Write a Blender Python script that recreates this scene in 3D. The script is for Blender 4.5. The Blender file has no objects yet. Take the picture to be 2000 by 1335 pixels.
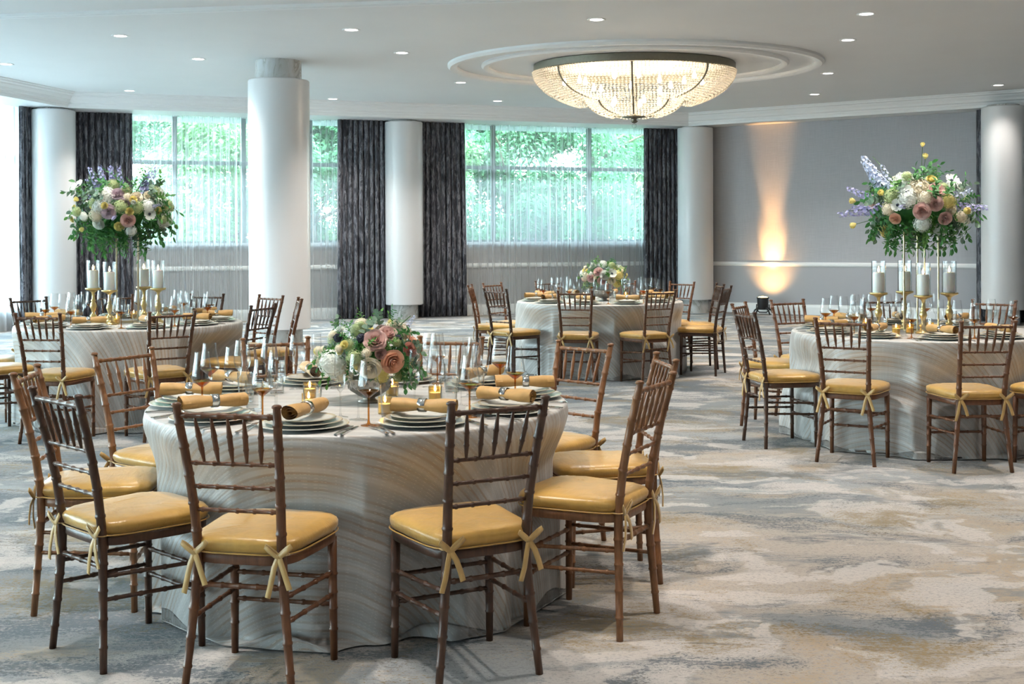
import bpy, math, random
from math import sin, cos, pi, radians as R
from mathutils import Vector, Matrix, Quaternion
random.seed(7)
SC = bpy.context.scene
COL = SC.collection

# ------------------------------------------------------------------ camera, world, light, exposure
F_PX, CAM_H = 2325.0, 1.447
cam_data = bpy.data.cameras.new('camera')
cam = bpy.data.objects.new('camera', cam_data)
COL.objects.link(cam)
cam_data.sensor_fit = 'HORIZONTAL'
cam_data.sensor_width = 36.0
cam_data.lens = 36.0 * F_PX / 2000.0
cam_data.shift_y = -(667.5 - 479.3) / 2000.0
cam_data.clip_end = 400
cam.matrix_world = Matrix.Translation((0, 0, CAM_H)) @ Matrix.Rotation(pi / 2 - 0.006, 4, 'X') @ Matrix.Rotation(-0.004, 4, 'Z')
SC.camera = cam
VS = SC.view_settings
SC.display_settings.display_device = 'sRGB'
VS.view_transform = 'Standard'
VS.look = 'None'
VS.gamma = 1.0
VS.use_curve_mapping = False
VS.exposure = 0.58
CY = SC.cycles
CY.max_bounces = 7
CY.diffuse_bounces = 4
CY.glossy_bounces = 3
CY.transmission_bounces = 4
CY.transparent_max_bounces = 24
CY.caustics_reflective = False
CY.caustics_refractive = False
CY.sample_clamp_indirect = 6.0
CY.sample_clamp_direct = 0.0

world = bpy.data.worlds.new('daylight sky')
SC.world = world
world.use_nodes = True
wn = world.node_tree
wn.nodes.clear()
w_out = wn.nodes.new('ShaderNodeOutputWorld')
w_bg = wn.nodes.new('ShaderNodeBackground')
w_tc = wn.nodes.new('ShaderNodeTexCoord')
w_sep = wn.nodes.new('ShaderNodeSeparateXYZ')
w_ramp = wn.nodes.new('ShaderNodeValToRGB')
wn.links.new(w_tc.outputs['Generated'], w_sep.inputs[0])
wn.links.new(w_sep.outputs['Z'], w_ramp.inputs[0])
wn.links.new(w_ramp.outputs[0], w_bg.inputs[0])
wn.links.new(w_bg.outputs[0], w_out.inputs[0])
w_ramp.color_ramp.elements[0].color = (0.78, 0.88, 1.0, 1)
w_ramp.color_ramp.elements[1].color = (0.55, 0.76, 1.0, 1)
w_bg.inputs[1].default_value = 26.0

def lamp(name, kind, loc, energy, color, **kw):
    d = bpy.data.lights.new(name, kind)
    d.energy = energy
    d.color = color
    for k, v in kw.items():
        setattr(d, k, v)
    o = bpy.data.objects.new(name, d)
    COL.objects.link(o)
    o.location = loc
    return o

def aim(o, target):
    o.rotation_euler = (Vector(target) - o.location).to_track_quat('-Z', 'Y').to_euler()

sun = lamp('sun', 'SUN', (0, 0, 30), 6.5, (1.0, 0.96, 0.88), angle=0.02)
sun.rotation_euler = (R(56), 0, R(14))          # shines from behind the hotel onto the garden trees
DOWN_W, CHAND_W, PIN_W, UP_W = 240.0, 14.0, 230.0, 460.0
WARM = (1.0, 0.80, 0.58)
NEUTRAL = (1.0, 0.93, 0.85)

# ------------------------------------------------------------------ helpers
CEIL, SOFFIT = 3.83, 3.60

def px(u, v, Y):
    """point at depth Y that the photograph shows at pixel u, v"""
    x, y = u - 1000.0, v - 479.33
    ro, pt = -0.004, 0.006
    x, y = x * cos(ro) + y * sin(ro), -x * sin(ro) + y * cos(ro)
    dx, dy, dz = x / F_PX, y / F_PX, 1.0
    dy, dz = dy * cos(pt) + dz * sin(pt), dz * cos(pt) - dy * sin(pt)
    return Vector((dx / dz * Y, Y, CAM_H - dy / dz * Y))

class MB:
    def __init__(s):
        s.v, s.f, s.uv = [], [], None
    def add(s, vs, fs):
        b = len(s.v)
        s.v.extend([tuple(p) for p in vs])
        s.f.extend([tuple(b + i for i in q) for q in fs])
        return s
    def box(s, c, d, m=None):
        x, y, z = [k / 2 for k in d]
        vs = [Vector((i * x, j * y, k * z)) for i in (-1, 1) for j in (-1, 1) for k in (-1, 1)]
        if m: vs = [m @ p for p in vs]
        vs = [p + Vector(c) for p in vs]
        return s.add(vs, [(0, 1, 3, 2), (4, 6, 7, 5), (0, 4, 5, 1), (2, 3, 7, 6), (0, 2, 6, 4), (1, 5, 7, 3)])
    def lathe(s, prof, n=16, c=(0, 0, 0), sx=1, sy=1, close=False):
        vs, fs = [], []
        for r, z in prof:
            for i in range(n):
                a = 2 * pi * i / n
                vs.append((c[0] + r * cos(a) * sx, c[1] + r * sin(a) * sy, c[2] + z))
        for j in range(len(prof) - 1):
            for i in range(n):
                k = (i + 1) % n
                fs.append((j * n + i, j * n + k, (j + 1) * n + k, (j + 1) * n + i))
        if close:
            fs.append(tuple(range(n - 1, -1, -1)))
            fs.append(tuple((len(prof) - 1) * n + i for i in range(n)))
        return s.add(vs, fs)
    def tube(s, pts, rad, n=8, cap=True, up=None):
        pts = [Vector(p) for p in pts]
        if not hasattr(rad, '__len__'): rad = [rad] * len(pts)
        vs, fs = [], []
        u = None
        for i, p in enumerate(pts):
            t = (pts[min(i + 1, len(pts) - 1)] - pts[max(i - 1, 0)]).normalized()
            if u is None:
                u = t.orthogonal().normalized() if up is None else (Vector(up) - t * t.dot(Vector(up))).normalized()
            else:
                u = (u - t * t.dot(u)).normalized()
            w = t.cross(u)
            for k in range(n):
                a = 2 * pi * k / n
                vs.append(p + (u * cos(a) + w * sin(a)) * rad[i])
        for j in range(len(pts) - 1):
            for i in range(n):
                k = (i + 1) % n
                fs.append((j * n + i, j * n + k, (j + 1) * n + k, (j + 1) * n + i))
        if cap:
            fs.append(tuple(range(n - 1, -1, -1)))
            fs.append(tuple((len(pts) - 1) * n + i for i in range(n)))
        return s.add(vs, fs)
    def grid(s, nu, nv, fn, wrap=False):
        vs = [fn(i / (nu if wrap else nu - 1), j / (nv - 1)) for j in range(nv) for i in range(nu)]
        fs = []
        for j in range(nv - 1):
            for i in range(nu if wrap else nu - 1):
                k = (i + 1) % nu
                fs.append((j * nu + i, j * nu + k, (j + 1) * nu + k, (j + 1) * nu + i))
        return s.add(vs, fs)
    def mesh(s, name, smooth=True):
        me = bpy.data.meshes.new(name)
        me.from_pydata(s.v, [], s.f)
        if smooth:
            me.polygons.foreach_set('use_smooth', [True] * len(me.polygons))
        me.update()
        return me
    def obj(s, name, m, parent=None, smooth=True, sharp=None):
        me = s.mesh(name, smooth)
        if sharp: me.set_sharp_from_angle(angle=R(sharp))
        me.materials.append(m)
        return link(name, me, parent)

def link(name, me, parent=None):
    o = bpy.data.objects.new(name, me)
    COL.objects.link(o)
    if parent: o.parent = parent
    return o

def tag(o, label=None, cat=None, group=None, kind=None):
    if label: o['label'] = label
    if cat: o['category'] = cat
    if group: o['group'] = group
    if kind: o['kind'] = kind
    return o

def thing(name, loc, label, cat, group=None, rz=0.0):
    o = bpy.data.objects.new(name, None)
    COL.objects.link(o)
    o.empty_display_size = 0.05
    o.location = loc
    o.rotation_euler = (0, 0, rz)
    return tag(o, label, cat, group)

def struct(name, mb, m, smooth=False, parent=None, sharp=None):
    o = mb.obj(name, m, parent, smooth, sharp)
    o['kind'] = 'structure'
    return o

def copy_tree(o, parent=None):
    c = o.copy()
    COL.objects.link(c)
    c.parent = parent
    for ch in TREE.get(o.name, ()):
        copy_tree(ch, c)
    return c
TREE = {}
def freeze(o):
    """remember the children once, so that copying does not scan the scene"""
    TREE[o.name] = list(o.children)
    for ch in TREE[o.name]: freeze(ch)

# ------------------------------------------------------------------ materials
def mat(name, base=(0.8, 0.8, 0.8), rough=0.5, metal=0.0, **kw):
    m = bpy.data.materials.new(name)
    m.use_nodes = True
    b = m.node_tree.nodes['Principled BSDF']
    b.inputs['Base Color'].default_value = (*base, 1)
    b.inputs['Roughness'].default_value = rough
    b.inputs['Metallic'].default_value = metal
    for k, v in kw.items():
        b.inputs[k.replace('_', ' ')].default_value = v
    return m

class NT:
    def __init__(s, m):
        s.m, s.t = m, m.node_tree
        s.b = s.t.nodes.get('Principled BSDF')
        s.out = s.t.nodes.get('Material Output')
    def n(s, typ, **kw):
        o = s.t.nodes.new('ShaderNode' + typ)
        for k, v in kw.items():
            if k in o.inputs.keys(): o.inputs[k].default_value = v
            else: setattr(o, k, v)
        return o
    def l(s, a, b):
        s.t.links.new(a, b)
    def coord(s, kind='Object', scale=(1, 1, 1), rot=(0, 0, 0), loc=(0, 0, 0)):
        tc, mp = s.n('TexCoord'), s.n('Mapping')
        s.l(tc.outputs[kind], mp.inputs[0])
        mp.inputs['Scale'].default_value = scale
        mp.inputs['Rotation'].default_value = rot
        mp.inputs['Location'].default_value = loc
        return mp.outputs[0]
    def noise(s, vec, scale, detail=4, rough=0.55, dist=0.0):
        o = s.n('TexNoise')
        o.inputs['Scale'].default_value = scale
        o.inputs['Detail'].default_value = detail
        o.inputs['Roughness'].default_value = rough
        o.inputs['Distortion'].default_value = dist
        s.l(vec, o.inputs['Vector'])
        return o.outputs['Fac']
    def ramp(s, fac, stops, interp='LINEAR'):
        o = s.n('ValToRGB')
        cr = o.color_ramp
        cr.interpolation = interp
        while len(cr.elements) < len(stops): cr.elements.new(0.5)
        for e, (p, c) in zip(cr.elements, stops):
            e.position = p
            e.color = (*c, 1) if hasattr(c, '__len__') else (c, c, c, 1)
        s.l(fac, o.inputs[0])
        return o.outputs[0]
    def mix(s, fac, a, b, mode='MIX'):
        o = s.n('Mix', data_type='RGBA', blend_type=mode)
        for sock, v in ((o.inputs[0], fac), (o.inputs[6], a), (o.inputs[7], b)):
            if hasattr(v, 'is_output'): s.l(v, sock)
            elif hasattr(v, '__len__'): sock.default_value = (*v, 1)
            else: sock.default_value = v
        return o.outputs[2]
    def math(s, op, a, b=0.0, clamp=False):
        o = s.n('Math', operation=op, use_clamp=clamp)
        for sock, v in ((o.inputs[0], a), (o.inputs[1], b)):
            if hasattr(v, 'is_output'): s.l(v, sock)
            else: sock.default_value = v
        return o.outputs[0]
    def bump(s, h, strength=0.2, dist=0.01):
        o = s.n('Bump')
        o.inputs['Strength'].default_value = strength
        o.inputs['Distance'].default_value = dist
        s.l(h, o.inputs['Height'])
        s.l(o.outputs[0], s.b.inputs['Normal'])

def wood(name, dark, light, rough=0.38):
    m = mat(name, rough=rough)
    t = NT(m)
    v = t.coord('Object', (9, 9, 1.2))
    f = t.noise(v, 6, 5, 0.6, 0.8)
    g = t.noise(t.coord('Object', (1, 1, 1)), 14, 3)
    c = t.ramp(f, [(0.3, dark), (0.7, light)])
    c = t.mix(t.ramp(g, [(0.35, 0.0), (0.75, 0.45)]), c, [k * 0.55 for k in dark])
    t.l(c, t.b.inputs['Base Color'])
    t.bump(f, 0.12, 0.002)
    return m
W_MID = wood('walnut stained beech', (0.085, 0.030, 0.012), (0.19, 0.075, 0.030))
W_RED = wood('reddish stained beech', (0.14, 0.055, 0.020), (0.30, 0.135, 0.055))
W_DARK = wood('dark stained beech', (0.042, 0.018, 0.010), (0.105, 0.046, 0.023))
W_GREY = wood('rubbed grey stained beech', (0.09, 0.06, 0.045), (0.20, 0.14, 0.11), 0.3)

def satin(name, base, rough=0.34):
    m = mat(name, base, rough, Sheen_Weight=0.25, Sheen_Roughness=0.4)
    t = NT(m)
    n1 = t.noise(t.coord('Object', (1, 1, 1)), 9, 3, 0.5, 1.5)
    c = t.mix(t.ramp(n1, [(0.3, 0.0), (0.7, 1.0)]), [k * 0.86 for k in base], [min(1, k * 1.1) for k in base])
    t.l(c, t.b.inputs['Base Color'])
    wv = t.noise(t.coord('Object', (6, 14, 6)), 3.0, 2, 0.5, 1.2)
    t.bump(wv, 0.14, 0.012)
    return m
GOLD_SATIN = satin('gold satin', (0.50, 0.285, 0.065))
GOLD_RIBBON = satin('gold satin ribbon', (0.52, 0.33, 0.12), 0.4)
NAPKIN = satin('ochre napkin cotton', (0.43, 0.245, 0.075), 0.6)

def cloth_mat():
    m = mat('silver grey striped satin', rough=0.42, Sheen_Weight=0.2)
    t = NT(m)
    uv = t.coord('UV')
    warp = t.noise(uv, 2.2, 3, 0.5)
    sep = t.n('SeparateXYZ')
    t.l(uv, sep.inputs[0])
    y = t.math('ADD', sep.outputs['Y'], t.math('MULTIPLY', warp, 0.022))
    st = t.math('SINE', t.math('MULTIPLY', y, 2 * pi * 32))
    st2 = t.math('SINE', t.math('ADD', t.math('MULTIPLY', y, 2 * pi * 9.0), t.math('MULTIPLY', warp, 0.5)))
    fine = t.math('SINE', t.math('MULTIPLY', y, 2 * pi * 78))
    patch = t.noise(t.coord('UV', (1.0, 2.5, 1)), 2.6, 2)
    base = t.mix(t.ramp(st2, [(0.2, 0.0), (0.9, 1.0)]), (0.40, 0.39, 0.375), (0.49, 0.48, 0.46))
    k = t.math('MULTIPLY', t.ramp(st, [(0.1, 0.0), (0.9, 1.0)]), t.ramp(patch, [(0.36, 0.10), (0.62, 0.80)]))
    c = t.mix(k, base, (0.34, 0.255, 0.18))
    dash = t.noise(t.coord('UV', (60, 8, 1)), 1.0, 1)
    k2 = t.math('MULTIPLY', t.ramp(fine, [(0.8, 0.0), (0.98, 1.0)]), t.ramp(dash, [(0.5, 0.0), (0.6, 0.55)]))
    c = t.mix(k2, c, (0.72, 0.69, 0.63))
    t.l(c, t.b.inputs['Base Color'])
    t.bump(t.math('ADD', st, t.math('MULTIPLY', fine, 0.5)), 0.10, 0.003)
    return m
CLOTH = cloth_mat()

def carpet_mat():
    m = mat('abstract brushstroke carpet', rough=0.95, Sheen_Weight=0.1)
    t = NT(m)
    o = t.coord('Object')
    wn1 = t.n('TexNoise')
    t.l(o, wn1.inputs['Vector'])
    wn1.inputs['Scale'].default_value = 0.9
    wn1.inputs['Detail'].default_value = 4
    vm = t.n('VectorMath', operation='MULTIPLY_ADD')
    t.l(wn1.outputs['Color'], vm.inputs[0])
    vm.inputs[1].default_value = (1.3, 0.8, 0)
    t.l(o, vm.inputs[2])
    def at(scale, rot=0, loc=(0, 0, 0)):
        mp = t.n('Mapping')
        t.l(vm.outputs[0], mp.inputs[0])
        mp.inputs['Scale'].default_value = scale
        mp.inputs['Rotation'].default_value = (0, 0, rot)
        mp.inputs['Location'].default_value = loc
        return mp.outputs[0]
    speck = t.noise(t.coord('Object', (1, 1.5, 1)), 48, 3, 0.8)
    dry = t.noise(t.coord('Object', (2.0, 14, 1), (0, 0, 0.15)), 3.0, 5, 0.7)
    spk = t.math('MULTIPLY', t.math('SUBTRACT', speck, 0.5), 0.42)
    dr = t.math('MULTIPLY', t.math('SUBTRACT', dry, 0.5), 0.30)
    def th(f, lo, hi, ks=0.0, kd=0.0):
        if ks: f = t.math('ADD', f, t.math('MULTIPLY', spk, ks))
        if kd: f = t.math('ADD', f, t.math('MULTIPLY', dr, kd))
        return t.ramp(f, [(lo, 0.0), (hi, 1.0)])
    cream, pale, mist = (0.415, 0.36, 0.31), (0.53, 0.485, 0.45), (0.31, 0.315, 0.315)
    grey, slate, ochre, tan = (0.20, 0.21, 0.215), (0.065, 0.085, 0.105), (0.22, 0.145, 0.045), (0.38, 0.275, 0.165)
    sx = t.n('SeparateXYZ')
    t.l(o, sx.inputs[0])
    # the base colour drifts from cream patches on one side of the room to cooler greys on the other
    dv = t.math('SUBTRACT', t.math('MULTIPLY', sx.outputs['Y'], 0.55), sx.outputs['X'])
    drift = t.math('MULTIPLY', t.math('SUBTRACT', t.math('MINIMUM', dv, 5.0), 1.35), 0.026)
    fine = t.noise(t.coord('Object', (1, 1.3, 1), loc=(3, 3, 0)), 9, 5, 0.7)
    fn = t.math('MULTIPLY', t.math('SUBTRACT', fine, 0.5), 0.16)
    def N(scale, rot, loc, det=5, dr_=False):
        q = t.math('ADD', t.noise(at(scale, rot, loc), 1.0, det, 0.58, 0.3), fn)
        return t.math('ADD', q, drift) if dr_ else q
    n1 = N((0.62, 0.95, 1), 0.25, (0, 0, 0), 5, True)
    c = t.mix(th(n1, 0.49, 0.57, 0.5, 0.5), cream, mist)
    n5 = N((1.1, 1.5, 1), 0.3, (2, 6, 0))
    c = t.mix(t.math('MULTIPLY', th(n5, 0.50, 0.60, 1.8, 0.4), 0.7), c, tan)
    n2 = N((0.7, 1.6, 1), -0.12, (5, 2, 0), 5, True)
    c = t.mix(t.math('MULTIPLY', th(n2, 0.54, 0.61, 0.4, 0.8), 0.85), c, grey)
    n6 = N((1.25, 1.8, 1), 0.1, (11, 7, 0), 3)
    c = t.mix(t.math('MULTIPLY', th(n6, 0.535, 0.565, 0.15, 0.3), 0.85), c, pale)
    n3 = N((1.15, 2.1, 1), -0.2, (1, 9, 0), 5, True)
    c = t.mix(t.math('MULTIPLY', th(n3, 0.57, 0.64, 1.6, 0.7), 0.85), c, slate)
    n4 = N((1.25, 2.0, 1), 0.3, (8, 3, 0))
    c = t.mix(t.math('MULTIPLY', th(n4, 0.57, 0.65, 1.6, 0.7), 0.75), c, ochre)
    n8 = N((1.9, 2.6, 1), 0.0, (3, 17, 0), 3)
    c = t.mix(t.math('MULTIPLY', th(n8, 0.585, 0.61, 0.2, 0.4), 0.8), c, pale)
    n7 = N((0.7, 4.0, 1), 0.2, (4, 1, 0))
    c = t.mix(t.math('MULTIPLY', th(n7, 0.59, 0.65, 0.4, 1.2), 0.55), c, slate)
    c = t.mix(t.ramp(speck, [(0.36, 0.5), (0.50, 0.0)]), c, (0.11, 0.115, 0.13))
    t.l(c, t.b.inputs['Base Color'])
    t.bump(speck, 0.35, 0.006)
    return m
CARPET = carpet_mat()

def paper_mat():
    m = mat('grey woven wallpaper', rough=0.8)
    t = NT(m)
    a = t.noise(t.coord('Object', (1.2, 1.2, 60)), 4, 2)
    b = t.noise(t.coord('Object', (60, 60, 1.0)), 4, 2)
    f = t.math('ADD', a, b)
    c = t.ramp(t.math('MULTIPLY', f, 0.5), [(0.35, (0.375, 0.38, 0.405)), (0.65, (0.455, 0.46, 0.485))])
    t.l(c, t.b.inputs['Base Color'])
    t.bump(f, 0.07, 0.003)
    return m
PAPER = paper_mat()

def paint(name, base, rough=0.6, var=0.03):
    m = mat(name, base, rough)
    t = NT(m)
    f = t.noise(t.coord('Object'), 1.5, 3)
    c = t.mix(f, [k * (1 - var) for k in base], [min(1, k * (1 + var)) for k in base])
    t.l(c, t.b.inputs['Base Color'])
    return m
CEILING = paint('ceiling paint', (0.80, 0.81, 0.81), 0.75)
WHITE = paint('white trim paint', (0.86, 0.87, 0.87), 0.45)
SLEEVE = paint('white column casing', (0.67, 0.67, 0.675), 0.28, 0.01)
LOWER = paint('grey dado paint', (0.40, 0.40, 0.41), 0.7)
FRAME = mat('dark bronze window frame', (0.10, 0.115, 0.12), 0.45, 0.3)

def marble_mat():
    m = mat('grey veined marble', rough=0.25)
    t = NT(m)
    f = t.noise(t.coord('Object', (1, 1, 0.6)), 3.5, 8, 0.6, 1.8)
    c = t.ramp(f, [(0.40, (0.58, 0.59, 0.59)), (0.53, (0.50, 0.50, 0.48)), (0.58, (0.34, 0.33, 0.30)), (0.62, (0.60, 0.60, 0.59))])
    t.l(c, t.b.inputs['Base Color'])
    return m
MARBLE = marble_mat()

def drape_mat():
    m = mat('charcoal crushed velvet', rough=0.55, Sheen_Weight=0.4, Sheen_Roughness=0.35)
    t = NT(m)
    f = t.noise(t.coord('Object', (5.5, 5.5, 1.3)), 2.4, 6, 0.65, 1.6)
    g = t.noise(t.coord('Object', (16, 16, 2.2)), 2.0, 4, 0.6, 1.0)
    c = t.ramp(t.math('ADD', t.math('MULTIPLY', f, 0.6), t.math('MULTIPLY', g, 0.4)),
               [(0.40, (0.010, 0.011, 0.017)), (0.49, (0.035, 0.036, 0.048)), (0.55, (0.20, 0.20, 0.225)), (0.60, (0.06, 0.06, 0.075)), (0.68, (0.24, 0.235, 0.25))])
    t.l(c, t.b.inputs['Base Color'])
    t.bump(f, 0.3, 0.01)
    return m
DRAPE = drape_mat()

def sheer_mat(name, base):
    m = bpy.data.materials.new(name)
    m.use_nodes = True
    t = NT(m)
    t.t.nodes.remove(t.b)
    tr = t.n('BsdfTransparent')
    tl = t.n('BsdfTranslucent')
    df = t.n('BsdfDiffuse')
    tr.inputs[0].default_value = (0.97, 0.985, 0.98, 1)
    tl.inputs[0].default_value = (0.95, 0.96, 0.97, 1)
    df.inputs[0].default_value = (0.93, 0.93, 0.94, 1)
    m1, m2 = t.n('MixShader'), t.n('MixShader')
    m1.inputs[0].default_value = 0.32
    t.l(tl.outputs[0], m1.inputs[1]); t.l(df.outputs[0], m1.inputs[2])
    lw = t.n('LayerWeight')
    lw.inputs[0].default_value = 0.35
    weave = t.noise(t.coord('Object', (40, 40, 2)), 2, 2)
    k = t.math('ADD', t.math('MULTIPLY', t.math('POWER', lw.outputs['Facing'], 1.15), 0.55), t.math('MULTIPLY', weave, 0.10))
    k = t.math('ADD', k, base, True)
    t.l(k, m2.inputs[0])
    t.l(tr.outputs[0], m2.inputs[1]); t.l(m1.outputs[0], m2.inputs[2])
    t.l(m2.outputs[0], t.out.inputs[0])
    return m
SHEER = sheer_mat('white voile', 0.17)
SHEER_DENSE = sheer_mat('dense white voile', 0.42)

def clear_mat(name, tint, refl_ior=1.45, edge=0.25, edge_col=(0.55, 0.62, 0.62), rough=0.02):
    m = bpy.data.materials.new(name)
    m.use_nodes = True
    t = NT(m)
    t.t.nodes.remove(t.b)
    tr, gl = t.n('BsdfTransparent'), t.n('BsdfGlossy')
    gl.inputs['Roughness'].default_value = rough
    lw = t.n('LayerWeight')
    lw.inputs[0].default_value = 0.5
    e = t.math('MULTIPLY', t.math('POWER', lw.outputs['Facing'], 2.5), edge)
    c = t.mix(e, tint, edge_col)
    t.l(c, tr.inputs[0])
    mx = t.n('MixShader')
    fr = t.math('ADD', t.math('MULTIPLY', t.math('POWER', lw.outputs['Facing'], 3.0), 0.75), (refl_ior - 1) ** 2 / (refl_ior + 1) ** 2 * 1.4, True)
    t.l(fr, mx.inputs[0])
    t.l(tr.outputs[0], mx.inputs[1]); t.l(gl.outputs[0], mx.inputs[2])
    t.l(mx.outputs[0], t.out.inputs[0])
    return m
GLASS = clear_mat('clear crystal glass', (0.985, 0.99, 0.99), 1.5, 0.8)
AMBER = clear_mat('amber glass', (0.66, 0.30, 0.05), 1.5, 0.7, (0.20, 0.07, 0.01))
AMBER_STEM = clear_mat('amber glass stem', (0.80, 0.50, 0.20), 1.5, 0.8, (0.30, 0.13, 0.03))
PANE = clear_mat('window glass', (0.86, 0.92, 0.89), 1.35, 0.2)
VOTIVE = clear_mat('gold mercury glass', (1.0, 0.86, 0.52), 1.7, 0.4, (0.62, 0.42, 0.12), 0.25)

def brass_mat(name, base, rough=0.28):
    m = mat(name, base, rough, 1.0)
    t = NT(m)
    f = t.noise(t.coord('Object'), 30, 3)
    t.l(t.mix(f, [k * 0.75 for k in base], base), t.b.inputs['Base Color'])
    return m
BRASS = brass_mat('antique gold leaf', (0.70, 0.53, 0.24), 0.32)
STAND_GOLD = brass_mat('brushed gold rod', (0.66, 0.54, 0.32), 0.3)
SILVER = brass_mat('polished silver', (0.80, 0.80, 0.79), 0.16)
PEWTER = brass_mat('antique silver relief', (0.40, 0.375, 0.34), 0.34)
NICKEL = brass_mat('aged nickel', (0.22, 0.21, 0.17), 0.45)
CANDLE = mat('white candle wax', (0.95, 0.92, 0.86), 0.5, Subsurface_Weight=0.3, Subsurface_Radius=(0.03, 0.02, 0.01))
BLACK = mat('black powder coat', (0.012, 0.012, 0.014), 0.4)

def ceramic(name, base, rim):
    m = mat(name, base, 0.22)
    t = NT(m)
    tc, sp = t.n('TexCoord'), t.n('SeparateXYZ')
    t.l(tc.outputs['Generated'], sp.inputs[0])
    f = t.noise(t.coord('Object'), 60, 3)
    c = t.mix(f, base, [k * 0.8 for k in base])
    c = t.mix(t.ramp(sp.outputs['Z'], [(0.80, 0.0), (0.93, 1.0)]), c, rim)
    t.l(c, t.b.inputs['Base Color'])
    return m
PLATE_A = ceramic('pale sea green charger glaze', (0.56, 0.60, 0.56), (0.44, 0.42, 0.34))
PLATE_B = ceramic('stone grey glaze', (0.40, 0.41, 0.38), (0.40, 0.34, 0.24))
PLATE_C = ceramic('warm grey speckled glaze', (0.50, 0.49, 0.44), (0.34, 0.28, 0.19))

def glow(name, col, strength):
    m = bpy.data.materials.new(name)
    m.use_nodes = True
    b = m.node_tree.nodes['Principled BSDF']
    b.inputs['Base Color'].default_value = (*col, 1)
    b.inputs['Emission Color'].default_value = (*col, 1)
    b.inputs['Emission Strength'].default_value = strength
    return m
FLAME = glow('candle flame', (1.0, 0.66, 0.32), 26.0)
LENS = glow('downlight lens', (1.0, 0.95, 0.88), 6.0)
BULB = glow('warm bulb', (1.0, 0.86, 0.64), 20.0)
UPLENS = glow('amber uplight lens', (1.0, 0.75, 0.25), 12.0)

def petal(name, c1, c2=None, trans=0.35):
    m = bpy.data.materials.new(name)
    m.use_nodes = True
    t = NT(m)
    c2 = c2 or [min(1, k * 1.15) for k in c1]
    f = t.noise(t.coord('Object'), 25, 2)
    c = t.mix(t.ramp(f, [(0.3, 0.0), (0.7, 1.0)]), c1, c2)
    t.l(c, t.b.inputs['Base Color'])
    t.b.inputs['Roughness'].default_value = 0.6
    tl, mx = t.n('BsdfTranslucent'), t.n('MixShader')
    t.l(c, tl.inputs[0])
    mx.inputs[0].default_value = trans
    t.l(t.b.outputs[0], mx.inputs[1]); t.l(tl.outputs[0], mx.inputs[2])
    t.l(mx.outputs[0], t.out.inputs[0])
    return m
P_PEACH = petal('peach rose petal', (0.72, 0.40, 0.27), (0.80, 0.50, 0.36))
P_BLUSH = petal('dusty pink petal', (0.60, 0.38, 0.34), (0.74, 0.52, 0.48))
P_MAUVE = petal('mauve rose petal', (0.48, 0.36, 0.42), (0.66, 0.54, 0.58))
P_CREAM = petal('cream petal', (0.80, 0.72, 0.54), (0.86, 0.80, 0.68))
P_WHITE = petal('white petal', (0.80, 0.82, 0.76), (0.86, 0.88, 0.84))
P_LEMON = petal('lemon petal', (0.80, 0.68, 0.22), (0.84, 0.76, 0.38))
P_LILAC = petal('lilac delphinium petal', (0.30, 0.30, 0.55), (0.48, 0.46, 0.68))
P_BLUE = petal('pale blue delphinium petal', (0.45, 0.52, 0.72), (0.66, 0.70, 0.82))
P_LIME = petal('lime green floret', (0.36, 0.44, 0.19), (0.55, 0.62, 0.36))
P_CORAL = petal('coral pink petal', (0.60, 0.22, 0.18), (0.74, 0.42, 0.34))
L_DEEP = petal('deep green leaf', (0.03, 0.14, 0.04), (0.075, 0.25, 0.06), 0.3)
L_MID = petal('mid green leaf', (0.07, 0.20, 0.045), (0.16, 0.34, 0.08), 0.35)
L_GREY = petal('grey green eucalyptus leaf', (0.11, 0.19, 0.13), (0.20, 0.29, 0.21), 0.2)
L_DARK = mat('dark thistle', (0.03, 0.035, 0.06), 0.7)
STEM = mat('green stem', (0.06, 0.13, 0.03), 0.6)

def tree_leaf_mat(name, a, b):
    m = petal(name, a, b, 0.45)
    return m
T_LEAF = [tree_leaf_mat('garden leaf bright', (0.13, 0.28, 0.11), (0.26, 0.44, 0.20)),
          tree_leaf_mat('garden leaf mid', (0.06, 0.18, 0.08), (0.14, 0.32, 0.16)),
          tree_leaf_mat('garden leaf dark', (0.02, 0.08, 0.04), (0.06, 0.16, 0.08))]
BARK = mat('tree bark', (0.10, 0.075, 0.05), 0.9)
LAWN = paint('garden gravel', (0.17, 0.18, 0.18), 0.9, 0.3)

# ------------------------------------------------------------------ room shell
def wW(X): return 22.35 + 0.343 * (X + 1.27)          # window wall line
def wR(X): return 22.75 - 0.695 * (X - 4.74)          # grey wall line
W0, W1 = (-7.92, wW(-7.92)), (4.6, wW(4.6))
R0, R1 = (3.80, wR(3.80)), (9.9, wR(9.9))
L1p = (W0[0] - 0.228 * 25.2, W0[1] - 25.2)            # far end of the left wall, behind the camera

def slab(z0, z1):
    pl = [(-8.2, wW(-8.2) + 0.25), (4.3, wW(4.3) + 0.25), (4.3, wR(4.3) + 0.3), (10.2, wR(10.2) + 0.3), (13.6, 15.0), (13.6, -5.4), (-14.2, -5.4)]
    n = len(pl)
    mb = MB()
    mb.add([(x, y, z0) for x, y in pl] + [(x, y, z1) for x, y in pl],
           [tuple(range(n)), tuple(range(2 * n - 1, n - 1, -1))] + [(i, n + i, n + (i + 1) % n, (i + 1) % n) for i in range(n)])
    return mb
struct('floor', slab(-0.12, 0), CARPET)
struct('ceiling', slab(CEIL, CEIL + 0.2), CEILING)

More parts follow.
